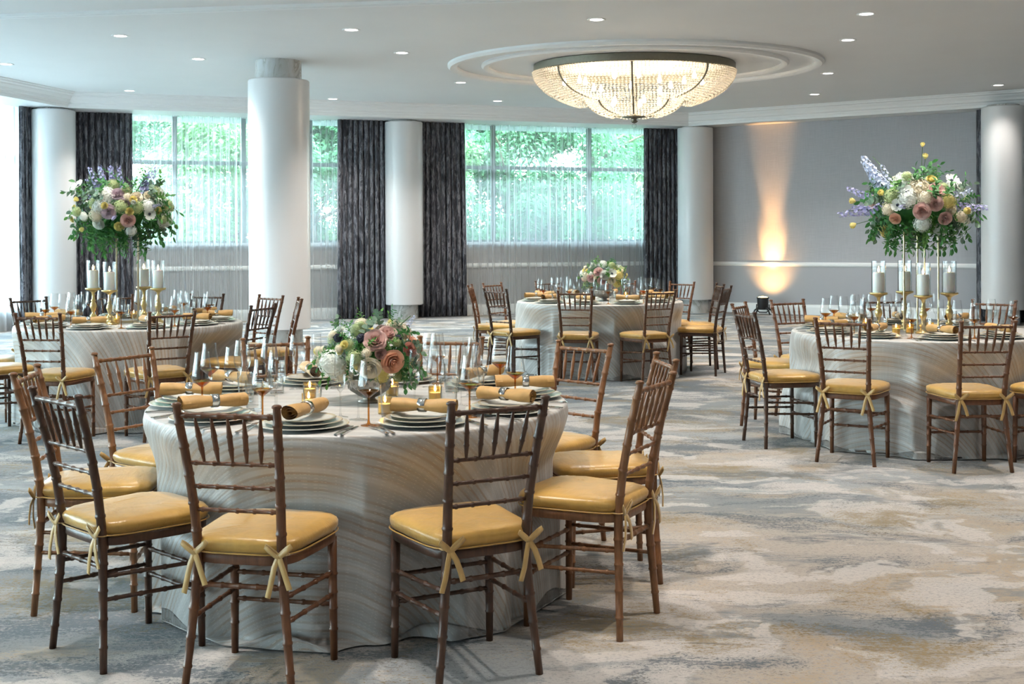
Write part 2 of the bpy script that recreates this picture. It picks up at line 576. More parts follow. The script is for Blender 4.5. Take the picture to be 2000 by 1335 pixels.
class Line:
    """a wall seen from inside: s runs along it, d towards the room"""
    def __init__(s, a, b):
        s.a = Vector((a[0], a[1], 0)); s.b = Vector((b[0], b[1], 0))
        s.t = (s.b - s.a).normalized(); s.len = (s.b - s.a).length
        n = Vector((-s.t.y, s.t.x, 0))
        s.n = n if n.dot(Vector((0, 8, 0)) - s.a) > 0 else -n
        s.m = Matrix((( s.t.x, s.n.x, 0), (s.t.y, s.n.y, 0), (0, 0, 1)))
    def p(s, u, d=0.0, z=0.0):
        return s.a + s.t * u + s.n * d + Vector((0, 0, z))
    def box(s, mb, u0, u1, d0, d1, z0, z1):
        mb.box(s.p((u0 + u1) / 2, (d0 + d1) / 2, (z0 + z1) / 2), (u1 - u0, d1 - d0, z1 - z0), s.m)
    def at_px(s, u):
        """position along the wall that the photograph shows at column u"""
        k = (u - 1000.0) / F_PX
        return (s.a.x - k * s.a.y) / (k * s.t.y - s.t.x)
    def run(s, mb, u0, u1, prof):
        """extrude a profile of (d, z) along the wall"""
        n = len(prof)
        vs = [s.p(u, d, z) for u in (u0, u1) for d, z in prof]
        fs = [(i, (i + 1) % n, n + (i + 1) % n, n + i) for i in range(n)]
        fs += [tuple(range(n - 1, -1, -1)), tuple(range(n, 2 * n))]
        mb.add(vs, fs)

WL = Line(W0, W1)
LL = Line(L1p, W0)
RL = Line(R0, R1)
def sweep(mb, pts, prof, side):
    """run a profile of (d, z) along a polyline with mitred corners; d grows towards SIDE"""
    P = [Vector((x, y, 0)) for x, y in pts]
    n = len(prof)
    vs, fs = [], []
    nor = []
    for a, b in zip(P, P[1:]):
        t = (b - a).normalized()
        q = Vector((-t.y, t.x, 0))
        nor.append(q if q.dot(Vector((*side, 0)) - a) > 0 else -q)
    for i, p in enumerate(P):
        if i == 0: m = nor[0]
        elif i == len(P) - 1: m = nor[-1]
        else:
            m = (nor[i - 1] + nor[i]).normalized()
            m = m / m.dot(nor[i])
        vs += [p + m * d + Vector((0, 0, z)) for d, z in prof]
    for i in range(len(P) - 1):
        for k in range(n):
            fs.append((i * n + k, i * n + (k + 1) % n, (i + 1) * n + (k + 1) % n, (i + 1) * n + k))
    fs += [tuple(range(n - 1, -1, -1)), tuple((len(P) - 1) * n + k for k in range(n))]
    mb.add(vs, fs)

def wall_with_openings(name, L, openings, z0, z1, m, thick=0.25):
    mb = MB()
    u = 0.0
    for a, b in openings:
        L.box(mb, u, a, -thick, 0, 0, CEIL)
        L.box(mb, a, b, -thick, 0, 0, z0)
        L.box(mb, a, b, -thick, 0, z1, CEIL)
        u = b
    L.box(mb, u, L.len, -thick, 0, 0, CEIL)
    return struct(name, mb, m)

SILL, HEAD, MID = 1.385, 3.68, 2.80
wb = (WL.at_px(222), WL.at_px(700))
wc = (WL.at_px(862), WL.at_px(1290))
wall_with_openings('wall_window', WL, [wb, wc], SILL, HEAD, LOWER)
left_open = [(0.5, 4.7), (5.2, 10.2), (10.7, 15.7), (16.2, 20.6), (21.1, LL.len - 0.6)]
wall_with_openings('wall_left', LL, left_open, 0.35, HEAD, LOWER)
mb = MB(); RL.box(mb, 0, RL.len, -0.25, 0, 0, CEIL); struct('wall_right', mb, PAPER)
mb = MB(); mb.box((3.97, (wR(3.8) + wW(3.8)) / 2 + 0.2, CEIL / 2), (0.25, wW(3.8) - wR(3.8) + 0.1, CEIL)); struct('wall_return', mb, PAPER)
S1 = Line(R1, (13.2, 14.9)); mb = MB(); S1.box(mb, 0, S1.len, -0.25, 0, 0, CEIL); struct('wall_side', mb, PAPER)
S2 = Line((13.2, 14.9), (13.2, -5)); mb = MB(); S2.box(mb, 0, S2.len, -0.25, 0, 0, CEIL); struct('wall_side', mb, PAPER)
S3 = Line((13.2, -5), (L1p[0], -5)); mb = MB(); S3.box(mb, 0, S3.len, -0.25, 0, 0, CEIL); struct('wall_back', mb, PAPER)

def trim(name, L, prof, u0=None, u1=None):
    mb = MB()
    L.run(mb, -0.1 if u0 is None else u0, L.len + 0.1 if u1 is None else u1, prof)
    struct(name, mb, WHITE, smooth=False)
# dropped soffit over the curtains and pillars, with a stepped crown along its edge
def eW(X): return 21.68 + 0.343 * (X + 0.26)
def eR(X): return wR(X) - 0.74
eC = (22.75 - 0.74 + 0.695 * 4.74 - 21.68 - 0.343 * 0.26) / (0.343 + 0.695)
EDGE = [(-7.2 - 0.228 * 23.0, eW(-7.2) - 23.0), (-7.2, eW(-7.2)), (eC, eW(eC)), (10.0, eR(10.0))]
mb = MB(); sweep(mb, EDGE, [(0, SOFFIT), (0, CEIL + 0.05), (-2.0, CEIL + 0.05), (-2.0, SOFFIT)], (0, 8))
struct('trim_soffit', mb, WHITE)
crown = [(0, SOFFIT - 0.012), (0.03, SOFFIT - 0.012), (0.03, SOFFIT + 0.035), (0.045, SOFFIT + 0.045), (0.05, SOFFIT + 0.07), (0.085, SOFFIT + 0.085), (0.10, SOFFIT + 0.12), (0.14, SOFFIT + 0.155),
         (0.15, SOFFIT + 0.175), (0.19, SOFFIT + 0.185), (0.20, SOFFIT + 0.21), (0.23, SOFFIT + 0.215), (0.235, CEIL + 0.01), (0, CEIL + 0.01)]
mb = MB(); sweep(mb, EDGE, crown, (0, 8))
struct('trim_crown', mb, WHITE)
rail = [(0, 0.90), (0.02, 0.90), (0.035, 0.925), (0.035, 0.955), (0.02, 0.98), (0, 0.98)]
base = [(0, 0), (0.03, 0), (0.03, 0.14), (0.015, 0.19), (0, 0.2)]
trim('trim_chair_rail_right', RL, rail, 0)
trim('trim_chair_rail_window', WL, rail)
trim('baseboard_right', RL, base, 0)
trim('baseboard_window', WL, base)
mb = MB(); RL.box(mb, 0, RL.len, 0, 0.012, 0.2, 0.90); struct('trim_dado_right', mb, paint('grey dado cloth', (0.40, 0.405, 0.43), 0.75))
# double bead across the ceiling, near the camera
bl = Line((-7.6, 13.01), (1.8, 11.64))
mb = MB()
for d in (0.0, 0.10):
    bl.run(mb, -2.0, bl.len, [(d, CEIL - 0.03), (d + 0.035, CEIL - 0.03), (d + 0.055, CEIL + 0.01), (d - 0.02, CEIL + 0.01)])
struct('trim_ceiling_bead', mb, WHITE)

# ceiling rings round the chandelier
CH = Vector((1.69, 16.4, 0))
def oval_ring(name, rx, ry, w, h):
    prof = [(-w / 2, 0.01), (-w / 2, -h * 0.6), (-w * 0.2, -h), (w * 0.25, -h), (w / 2, -h * 0.5), (w / 2, 0.01)]
    n = 96
    vs, fs = [], []
    for i in range(n):
        a = 2 * pi * i / n
        for d, z in prof:
            vs.append((CH.x + (rx + d) * cos(a), CH.y + (ry + d) * sin(a), CEIL + z))
    k = len(prof)
    for i in range(n):
        for j in range(k):
            fs.append((i * k + j, i * k + (j + 1) % k, ((i + 1) % n) * k + (j + 1) % k, ((i + 1) % n) * k + j))
    mb = MB(); mb.add(vs, fs)
    struct(name, mb, CEILING, True, sharp=40)
oval_ring('trim_ceiling_ring', 2.50, 2.07, 0.13, 0.06)
oval_ring('trim_ceiling_ring', 2.05, 1.65, 0.10, 0.05)

# windows: panes, mullions, rails
def window(idx, L, u0, u1, z0, z1, mull, mids):
    win = bpy.data.objects.new('window_%d' % idx, None)
    COL.objects.link(win)
    win['kind'] = 'structure'
    win['label'] = 'dark framed window wall with tall panes over garden'
    us = [u0] + list(mull) + [u1]
    zs = [z0] + list(mids) + [z1]
    fw = 0.04
    for k, u in enumerate(us):
        mb = MB(); L.box(mb, u - fw, u + fw, -0.17, -0.07, z0, z1)
        mb.obj('mullion', FRAME, win, False)
    for z in zs:
        mb = MB(); L.box(mb, u0 + fw, u1 - fw, -0.165, -0.075, z - 0.035, z + 0.035)
        mb.obj('transom', FRAME, win, False)
    for i in range(len(us) - 1):
        for j in range(len(zs) - 1):
            mb = MB(); L.box(mb, us[i] + fw, us[i + 1] - fw, -0.125, -0.115, zs[j] + 0.035, zs[j + 1] - 0.035)
            mb.obj('pane', PANE, win, False)
    mb = MB(); L.box(mb, u0 - 0.05, u1 + 0.05, -0.10, 0.05, z0 - 0.05, z0)
    s = mb.obj('sill', LOWER, win, False)
    p = lamp('window_portal', 'AREA', L.p((u0 + u1) / 2, -0.32, (z0 + z1) / 2), 1.0, (1, 1, 1), shape='RECTANGLE', size=u1 - u0, size_y=z1 - z0)
    p.data.cycles.is_portal = True
    p.rotation_euler = L.n.to_track_quat('-Z', 'Z').to_euler()
    return win
window(1, WL, wb[0], wb[1], SILL, HEAD, [WL.at_px(343), WL.at_px(478), WL.at_px(608)], [MID])
window(2, WL, wc[0], wc[1], SILL, HEAD, [WL.at_px(967), WL.at_px(1155)], [MID])
for i, (a, b) in enumerate(left_open):
    n = 3
    window(3 + i, LL, a, b, 0.35, HEAD, [a + (b - a) * k / n for k in range(1, n)], [1.35, MID])

# columns: marble core with a fat white sleeve
def column(x, y, rs, rc, top=SOFFIT):
    mb = MB(); mb.lathe([(rc, 0), (rc, top)], 40, (x, y, 0))
    c = struct('trim_column', mb, MARBLE, True)
    c['label'] = 'round marble column core with white sleeve'
    mb = MB(); mb.lathe([(rc, 0.25), (rs - 0.012, 0.25), (rs, 0.262), (rs, 3.558), (rs - 0.012, 3.57), (rc, 3.57)], 64, (x, y, 0))
    s = struct('sleeve', mb, SLEEVE, True, c, 35)
column(-3.12, 15.98, 0.407, 0.303, CEIL)
column(-1.967, 21.73, 0.342, 0.25)
column(3.56, 23.1, 0.342, 0.25)
column(-7.5, 19.5, 0.342, 0.25)
column(8.07, 19.55, 0.342, 0.25)

# ------------------------------------------------------------------ curtains
def curtain(name, L, u0, u1, d, m, pleats, amp, label, cat, group=None, z0=0.012, z1=3.615, jitter=0.35, flare=0.0, thick=0.0, seed=1):
    rnd = random.Random(seed)
    n = max(24, int(pleats * 9))
    ph = [rnd.uniform(-1, 1) for _ in range(int(pleats) * 2 + 4)]
    am = [rnd.uniform(1 - jitter, 1 + jitter) for _ in range(int(pleats) * 2 + 4)]
    nv = 10
    mid = (u0 + u1) / 2
    def fn(a, b):
        z = z1 + (z0 - z1) * b
        k = a * pleats
        i = int(k)
        fr = k - i
        loc = am[i] * (1 - fr) + am[i + 1] * fr
        if thick:
            w = (2.0 * abs(sin(pi * k + 0.5 * (ph[i] * (1 - fr) + ph[i + 1] * fr))) ** 0.75 - 1.1) * amp * loc * (0.8 + 0.35 * b)
        else:
            w = (sin(2 * pi * k + 0.8 * (ph[i] * (1 - fr) + ph[i + 1] * fr)) + 0.35 * sin(4.6 * pi * k + ph[0] * 3)) * amp * loc * (0.55 + 0.45 * b)
        w += 0.012 * sin(7 * b + 9 * a + ph[1] * 4) * b
        u = u0 + (u1 - u0) * a
        u = mid + (u - mid) * (1 + flare * b)
        return L.p(u + 0.35 * amp * sin(4 * pi * k + ph[2]) * loc, d + w, z)
    mb = MB(); mb.grid(n, nv, fn)
    o = mb.obj(name, m)
    if thick:
        md = o.modifiers.new('cloth thickness', 'SOLIDIFY'); md.thickness = thick
    return tag(o, label, cat, group)

G = 'charcoal drapes along the windows'
DR = [('charcoal velvet drape by the far left pillar, beside the lilac bouquet', 118, 260, 0.0),
      ('charcoal velvet drape on the left of the middle pillar', 655, 762, 0.05),
      ('charcoal velvet drape on the right of the middle pillar, wider at foot', 815, 900, 0.09),
      ('charcoal velvet drape beside the pillar next to the grey wall', 1247, 1335, 0.02)]
for i, (lb, a, b, fl) in enumerate(DR):
    u0, u1 = WL.at_px(a), WL.at_px(b)
    curtain('drape', WL, u0, u1, 0.26, DRAPE, (u1 - u0) * 10.5, 0.040, lb, 'curtain', G, flare=fl, thick=0.006, seed=10 + i)
curtain('drape', LL, LL.len - 0.965, LL.len - 0.45, 0.26, DRAPE, 5, 0.04, 'narrow charcoal velvet drape strip between white sheer and far left pillar', 'curtain', G, thick=0.006, seed=21)
curtain('drape', RL, RL.at_px(1915), RL.at_px(1915) + 1.6, 0.2, DRAPE, 11, 0.045, 'charcoal velvet drape mostly hidden behind the pillar at the right edge', 'curtain', G, thick=0.006, seed=22)
G = 'white sheer curtains'
curtain('sheer_curtain', WL, WL.at_px(236), WL.at_px(680), 0.12, SHEER, 34, 0.028, 'white sheer curtain behind the big pillar and lilac bouquet', 'curtain', G, seed=31, jitter=0.7)
curtain('sheer_curtain', WL, WL.at_px(872), WL.at_px(1290), 0.12, SHEER, 32, 0.028, 'white sheer curtain behind the table with the small bouquet', 'curtain', G, seed=32, jitter=0.7)
for i, (a, b) in enumerate(left_open):
    a2, b2 = a - 0.2, min(b + 0.2, LL.len - 0.62)
    curtain('sheer_curtain', LL, a2, b2, 0.13, SHEER_DENSE, (b2 - a2) * 7, 0.03,
            'bright white sheer curtain at the left edge' if i == 4 else 'white sheer curtain over the side windows outside the view, bay %s' % 'abcd'[i], 'curtain', G, seed=33 + i, jitter=0.6)

# ------------------------------------------------------------------ garden outside
struct('ground', MB().box((0, 25, -0.75), (120, 90, 0.1)), LAWN)
def tree(x, y, h, crown_r, n, mi, label, seed, leaf=0.13):
    rnd = random.Random(seed)
    t = thing('garden_tree', (x, y, -0.7), label, 'tree', 'trees in the garden beyond the windows')
    mb = MB()
    mb.tube([(0, 0, 0), (0.05, 0.02, h * 0.3), (-0.04, 0.05, h * 0.6), (0.02, 0, h * 0.9)], [0.13, 0.10, 0.07, 0.02], 8)
    for k in range(7):
        a = rnd.uniform(0, 2 * pi); z = h * rnd.uniform(0.3, 0.75); l = crown_r * rnd.uniform(0.6, 0.95)
        mb.tube([(0, 0, z), (cos(a) * l * 0.5, sin(a) * l * 0.5, z + l * 0.25), (cos(a) * l, sin(a) * l, z + l * 0.45)], [0.045, 0.028, 0.008], 6)
    mb.obj('trunk', BARK, t)
    clumps = []
    for k in range(26):
        while True:
            p = Vector((rnd.uniform(-1, 1), rnd.uniform(-1, 1), rnd.uniform(-1, 1)))
            if p.length < 1: break
        clumps.append((Vector((p.x * crown_r, p.y * crown_r * 0.8, h * 0.56 + p.z * h * 0.46)), rnd.uniform(0.35, 0.75)))
    v, f = [], []
    for k in range(int(n * 1.6)):
        c, r = rnd.choice(clumps)
        d = Vector((rnd.gauss(0, 1), rnd.gauss(0, 1), rnd.gauss(0, 0.8))).normalized() * r * rnd.uniform(0.5, 1.0)
        p = c + d
        ax = Vector((d.x + rnd.uniform(-.3, .3), d.y + rnd.uniform(-.3, .3), -0.35 * r + rnd.uniform(-.25, .2))).normalized()
        sd = ax.cross(Vector((rnd.uniform(-.5, .5), rnd.uniform(-.5, .5), 1))).normalized()
        L = leaf * rnd.uniform(0.6, 1.3)
        nn = ax.cross(sd) * L * 0.12
        b = len(v)
        v += [p, p + ax * L * 0.45 + sd * L * 0.27 - nn, p + ax * L, p + ax * L * 0.45 - sd * L * 0.27 - nn]
        f += [(b, b + 1, b + 2), (b, b + 2, b + 3)]
    m = MB(); m.add(v, f)
    o = m.obj('foliage', T_LEAF[mi], t, False)
    o['kind'] = 'stuff'
    return t
TR = [(-6.4, 23.2, 5.2, 1.7, 13000, 0, 'bright leafy tree outside the window behind the lilac bouquet'),
      (-4.4, 24.4, 6.0, 1.9, 13000, 1, 'fuller green tree outside, seen between drape and big pillar'),
      (-2.4, 24.6, 5.6, 1.7, 9000, 0, 'leafy tree outside, seen in the gap beside the big pillar'),
      (-0.1, 25.8, 5.4, 1.8, 13000, 1, 'leafy tree outside, first pane of the far window'),
      (1.9, 26.0, 5.6, 1.9, 13000, 1, 'mid green tree outside, middle pane of the far window'),
      (3.6, 27.2, 5.8, 1.9, 12000, 0, 'light green tree outside, last pane of the far window'),
      (0.8, 28.6, 7.5, 2.8, 15000, 2, 'tall dark tree standing behind the trees of the far window'),
      (4.1, 29.5, 7.5, 2.8, 14000, 2, 'tall dark tree behind the light green tree of the last pane'),
      (-2.8, 28.0, 7.2, 2.8, 14000, 2, 'tall dark tree standing behind the big pillar gap'),
      (-6.6, 26.6, 7.2, 2.7, 14000, 1, 'broad tree far behind the window with the lilac bouquet'),
      (-9.0, 25.0, 6.6, 2.4, 12000, 1, 'rounded tree at the far end of the lilac bouquet window')]
for i, a in enumerate(TR):
    tree(a[0], a[1] + 1.7, *a[2:], seed=50 + i, leaf=0.13)

# ------------------------------------------------------------------ ceiling fittings
def downlight(x, y, label, k=1.0):
    t = thing('recessed_downlight', (x, y, CEIL), label, 'ceiling light', 'recessed ceiling downlights')
    mb = MB(); mb.lathe([(0.072, 0.02), (0.072, -0.004), (0.098, -0.008), (0.104, 0.0)], 24)
    mb.obj('trim_ring', WHITE, t)
    mb = MB(); mb.lathe([(0.0, -0.003), (0.073, -0.003)], 20)
    mb.obj('lens', LENS, t)
    l = lamp('downlight_beam', 'SPOT', (0, 0, -0.02), DOWN_W * k, NEUTRAL, spot_size=R(112), spot_blend=0.75, shadow_soft_size=0.07)
    l.parent = t
    return t
DL = [(235, 70, 'over the table with the lilac bouquet, second from the left edge'), (387, 115, 'left of the big pillar top'),
      (12, 125, 'at the left edge of the ceiling'), (253, 177, 'near the crown moulding over the left drape'),
      (686, 58, 'brightest one, near the bead trim, right of the big pillar'), (785, 103, 'right of the big pillar, second row'),
      (650, 193, 'close to the crown moulding beside the big pillar'), (900, 161, 'beside the oval ring, left of the chandelier'),
      (972, 197, 'near the moulding below the oval ring'), (1165, 38, 'in front of the chandelier, top centre'),
      (1692, 27, 'top right, nearest to the camera on that side'), (1656, 78, 'top right, second from the camera'),
      (1617, 143, 'just right of the oval ring end'), (1591, 184, 'near the amber lit moulding'),
      (1950, 166, 'above the pillar at the right edge')]
for u, v, lb in DL:
    P = px(u, v, 10.0)
    k = (CEIL - CAM_H) / (P.z - CAM_H)
    downlight(P.x * k, 10 * k, 'round white recessed downlight, ' + lb, 0.3 if u == 1950 else 1.0)
for i, (x, y) in enumerate([(-2.2, 8.2), (0.6, 8.0), (3.6, 8.4), (-4.8, 4.2), (-1.6, 4.2), (1.6, 4.6), (4.8, 5.0), (0.2, 1.0), (3.4, 1.4), (7.6, 8.6)]):  # unseen downlights, added to light the near part of the room
    downlight(x, y, 'added round recessed downlight above the frame, unseen, over the near tables %s' % 'abcdefghij'[i], 1.0 if y > 6 else 0.75)

def chandelier():
    t = thing('crystal_chandelier', (CH.x, CH.y, CEIL), 'oval two-tier crystal bead chandelier glowing warm inside ceiling rings', 'chandelier')
    t.scale = (0.96, 0.96, 0.96)
    SY = 0.825
    RX = 1.43
    mb = MB()
    mb.lathe([(RX, 0), (RX + 0.012, -0.01), (RX + 0.012, -0.105), (RX, -0.115), (RX - 0.02, -0.115), (RX - 0.02, 0)], 72, sy=SY)
    mb.obj('rim_band', NICKEL, t, sharp=40)
    mb = MB(); mb.lathe([(0, -0.012), (RX - 0.03, -0.012)], 48, sy=SY)
    mb.obj('ceiling_plate', WHITE, t)
    tiers = [(RX - 0.01, -0.12, 0.44, R(0), R(66), 18, 0.050), (0.70, -0.46, 0.27, R(0), R(76), 12, 0.043)]
    cr = lambda p: cos(p) ** 0.62
    beads_m = bpy.data.materials.new('crystal bead')
    beads_m.use_nodes = True
    q = NT(beads_m)
    q.t.nodes.remove(q.b)
    tr, tl, gl = q.n('BsdfTransparent'), q.n('BsdfTranslucent'), q.n('BsdfGlossy')
    tr.inputs[0].default_value = (1, 0.97, 0.92, 1)
    tl.inputs[0].default_value = (0.95, 0.90, 0.82, 1)
    gl.inputs['Roughness'].default_value = 0.08
    a, b = q.n('MixShader'), q.n('MixShader')
    a.inputs[0].default_value = 0.55; b.inputs[0].default_value = 0.12
    q.l(tr.outputs[0], a.inputs[1]); q.l(tl.outputs[0], a.inputs[2])
    q.l(a.outputs[0], b.inputs[1]); q.l(gl.outputs[0], b.inputs[2])
    q.l(b.outputs[0], q.out.inputs[0])
    off = R(-96)
    for (rr, z0, dz, p0, p1, rows, step) in tiers:
        for k in range(8):
            a0, a1 = off + k * pi / 4, off + (k + 1) * pi / 4
            mb = MB()
            # rib
            pts = []
            for j in range(12):
                p = p0 + (p1 - p0) * j / 11
                pts.append((rr * 1.012 * cr(p) * cos(a0), rr * 1.012 * cr(p) * sin(a0) * SY, z0 - dz * sin(p)))
            mb.tube(pts, 0.014, 6)
            mb.obj('rib', NICKEL, t)
            mb = MB()
            for j in range(rows):
                p = p0 + (p1 - p0) * (j + 0.3) / rows
                n = max(4, int(rr * cr(p) * (pi / 4) / step))
                for i in range(n):
                    w = (i + 0.5) / n
                    g = a0 + (a1 - a0) * w
                    bul = 1 + 0.035 * sin(pi * w)
                    c = Vector((rr * cr(p) * cos(g) * bul, rr * cr(p) * sin(g) * SY * bul, z0 - dz * sin(p) * (1 + 0.16 * sin(pi * w) * (j / rows) ** 2)))
                    s = step * 0.42
                    mb.add([c + Vector(d) * s for d in ((1, 0, 0), (-1, 0, 0), (0, 1, 0), (0, -1, 0), (0, 0, 0.8), (0, 0, -0.8))],
                           [(0, 2, 4), (2, 1, 4), (1, 3, 4), (3, 0, 4), (2, 0, 5), (1, 2, 5), (3, 1, 5), (0, 3, 5)])
            o = mb.obj('bead_panel', beads_m, t)
            o['kind'] = 'stuff'
    mb = MB(); mb.lathe([(0.16, 0), (0.17, -0.02), (0.05, -0.03), (0.03, -0.06), (0.055, -0.075), (0.03, -0.10), (0.0, -0.105)], 16, (0, 0, -0.735))
    mb.obj('finial', NICKEL, t)
    mb = MB(); mb.lathe([(0, -0.84), (0.03, -0.855), (0.035, -0.88), (0.02, -0.905), (0, -0.91)], 12)
    mb.obj('crystal_drop', GLASS, t)
    mb0 = MB(); mb0.lathe([(0, -0.055), (0.022, -0.045), (0.032, -0.02), (0.026, 0.01), (0.014, 0.035), (0.014, 0.06), (0, 0.06)], 10)
    me = mb0.mesh('bulb'); me.materials.append(BULB)
    for k in range(14):
        g = 2 * pi * k / 14 + 0.2
        r = (1.02, 0.72)[k % 2]
        o = link('bulb', me, t); o.location = (r * cos(g), r * sin(g) * SY, -0.22 - 0.03 * (k % 3))
    for k in range(5):
        g = 2 * pi * k / 5
        o = link('bulb', me, t); o.location = (0.36 * cos(g), 0.36 * sin(g) * SY, -0.53)
    for k in range(4):
        g = pi / 4 + k * pi / 2
        l = lamp('chandelier_glow', 'POINT', (0.75 * cos(g), 0.75 * sin(g) * SY, -0.25), CHAND_W, WARM, shadow_soft_size=0.12)
        l.parent = t
    l = lamp('chandelier_glow', 'POINT', (0, 0, -0.56), CHAND_W * 0.7, WARM, shadow_soft_size=0.12)
    l.parent = t
chandelier()

# ------------------------------------------------------------------ uplight on the floor
UPX, UPY = 4.68, 22.22
def uplight():
    t = thing('uplight', (UPX, UPY, 0), 'black floor uplight can washing amber light up the grey wall', 'lamp', rz=R(-30))
    mb = MB(); mb.lathe([(0.0, 0.10), (0.085, 0.10), (0.10, 0.13), (0.105, 0.30), (0.115, 0.31), (0.115, 0.33), (0.098, 0.33), (0.094, 0.27)], 20)
    mb.obj('housing', BLACK, t, sharp=40)
    mb = MB(); mb.lathe([(0, 0.350), (0.05, 0.345), (0.08, 0.335), (0.097, 0.318)], 20)
    mb.obj('lens', UPLENS, t)
    for sx in (-1, 1):
        for sy in (-1, 1):
            mb = MB(); mb.tube([(sx * 0.07, sy * 0.05, 0.14), (sx * 0.13, sy * 0.08, 0.09), (sx * 0.165, sy * 0.09, 0.012)], [0.016, 0.016, 0.014], 6)
            mb.obj('leg', BLACK, t)
    mb = MB()
    mb.tube([(-0.12, 0, 0.2), (-0.125, 0, 0.1), (-0.07, 0, 0.05), (0.07, 0, 0.05), (0.125, 0, 0.1), (0.12, 0, 0.2)], 0.012, 6)
    mb.obj('yoke', BLACK, t)
uplight()
AMB = (1.0, 0.50, 0.16)
upn = Vector((0.571, 0.821, 0))                  # from the can towards the wall
def up_lamp(power, size, reach, height):
    l = lamp('uplight_beam', 'SPOT', (UPX, UPY, 0.37), power, AMB, spot_size=R(size), spot_blend=1.0, shadow_soft_size=0.03)
    aim(l, Vector((UPX, UPY, height)) + upn * reach)
up_lamp(UP_W, 22, 0.42, 2.6)
up_lamp(UP_W * 0.8, 34, 0.5, 1.3)
up_lamp(UP_W * 0.10, 92, 0.5, 0.8)

# ------------------------------------------------------------------ chiavari chairs
def lerp_path(path, z):
    for (z0, x0, y0), (z1, x1, y1) in zip(path, path[1:]):
        if z <= z1:
            k = (z - z0) / (z1 - z0)
            return x0 + (x1 - x0) * k, y0 + (y1 - y0) * k
    return path[-1][1:]
POST = [(0, 0.183, -0.214), (0.2, 0.162, -0.203), (0.36, 0.147, -0.195), (0.45, 0.142, -0.193), (0.6, 0.147, -0.212), (0.75, 0.156, -0.243), (0.93, 0.168, -0.290)]

def ringed(pts_fn, length, rad_fn, nodes, node_h, n=8, w=0.012, steps=None):
    """stations along 0..1 with raised bamboo nodes"""
    st = set([0.0, 1.0])
    for k in range((steps or 6) + 1): st.add(k / (steps or 6))
    for q in nodes:
        for d in (-w, -w * 0.45, w * 0.45, w):
            if 0 < q + d < 1: st.add(q + d)
    st = sorted(st)
    pts, rad = [], []
    for s in st:
        r = rad_fn(s)
        if any(abs(s - q) <= w * 0.5 for q in nodes): r += node_h
        pts.append(pts_fn(s)); rad.append(r)
    return pts, rad

SEAT_OUT = []
def outline(grow=0.0, n=40):
    """seat outline, rounded trapezoid with a bowed front"""
    pts = []
    for i in range(n):
        a = 2 * pi * i / n
        c, s = cos(a), sin(a)
        e = 0.42
        x = abs(c) ** e * (1 if c > 0 else -1)
        y = abs(s) ** e * (1 if s > 0 else -1)
        k = (y + 1) / 2
        hw = 0.172 + 0.038 * k + grow
        yy = -0.205 - grow + (0.41 + 2 * grow) * k
        if y > 0.3: yy += 0.014 * (1 - x * x) * (y - 0.3) / 0.7
        pts.append((x * hw, yy))
    return pts
def stack(mb, layers, n=40):
    """layers of (grow, z): skin of stacked outlines, closed top and bottom"""
    vs, fs = [], []
    for g, z in layers:
        vs += [(x, y, z) for x, y in outline(g, n)]
    m = len(layers)
    for j in range(m - 1):
        for i in range(n):
            k = (i + 1) % n
            fs.append((j * n + i, j * n + k, (j + 1) * n + k, (j + 1) * n + i))
    fs.append(tuple(range(n - 1, -1, -1)))
    fs.append(tuple((m - 1) * n + i for i in range(n)))
    mb.add(vs, fs)

def bow(sx):
    """a ribbon tied round the back post: knot, two loops, two tails"""
    mb = MB()
    x0, y0 = lerp_path(POST, 0.452)
    x0 *= sx; y0 -= 0.016
    def ribbon(pts, w, up):
        pts = [Vector(p) for p in pts]
        vs, fs = [], []
        for i, p in enumerate(pts):
            tdir = (pts[min(i + 1, len(pts) - 1)] - pts[max(i - 1, 0)]).normalized()
            sd = tdir.cross(Vector(up)).normalized() * w / 2
            nn = tdir.cross(sd).normalized() * 0.0012
            vs += [p - sd + nn, p + sd + nn, p + sd - nn, p - sd - nn]
        for i in range(len(pts) - 1):
            for k in range(4):
                fs.append((i * 4 + k, i * 4 + (k + 1) % 4, i * 4 + 4 + (k + 1) % 4, i * 4 + 4 + k))
        mb.add(vs, fs)
    kx, ky, kz = x0, y0 - 0.006, 0.452
    band = [(x0 + 0.0185 * cos(a), y0 + 0.016 + 0.0185 * sin(a), kz) for a in [2 * pi * i / 12 for i in range(13)]]
    ribbon(band, 0.014, (0.02, 0.03, 1))
    ribbon([(kx - 0.008, ky - 0.004, kz - 0.006), (kx, ky - 0.008, kz), (kx + 0.008, ky - 0.004, kz + 0.006)], 0.018, (0, 1, 0.2))
    for q, (dx, dz) in ((1, (0.045, 0.035)), (-1, (-0.040, 0.030))):
        lp = []
        for i in range(9):
            a = pi * 2 * i / 8
            lp.append((kx + dx * (1 - cos(a)) / 2 + 0.010 * sin(a) * q, ky - 0.004 - 0.010 * (1 - cos(a)) / 2, kz + dz * (1 - cos(a)) / 2 + 0.012 * sin(a)))
        ribbon(lp, 0.015, (0, 1, 0.15))
    ribbon([(kx, ky - 0.004, kz), (kx + 0.016, ky - 0.014, kz - 0.030), (kx + 0.030, ky - 0.016, kz - 0.068), (kx + 0.040, ky - 0.014, kz - 0.10)], 0.019, (0, 1, 0.1))
    ribbon([(kx, ky - 0.004, kz), (kx - 0.012, ky - 0.012, kz - 0.035), (kx - 0.022, ky - 0.015, kz - 0.085), (kx - 0.034, ky - 0.012, kz - 0.13)], 0.018, (0, 1, 0.1))
    return mb

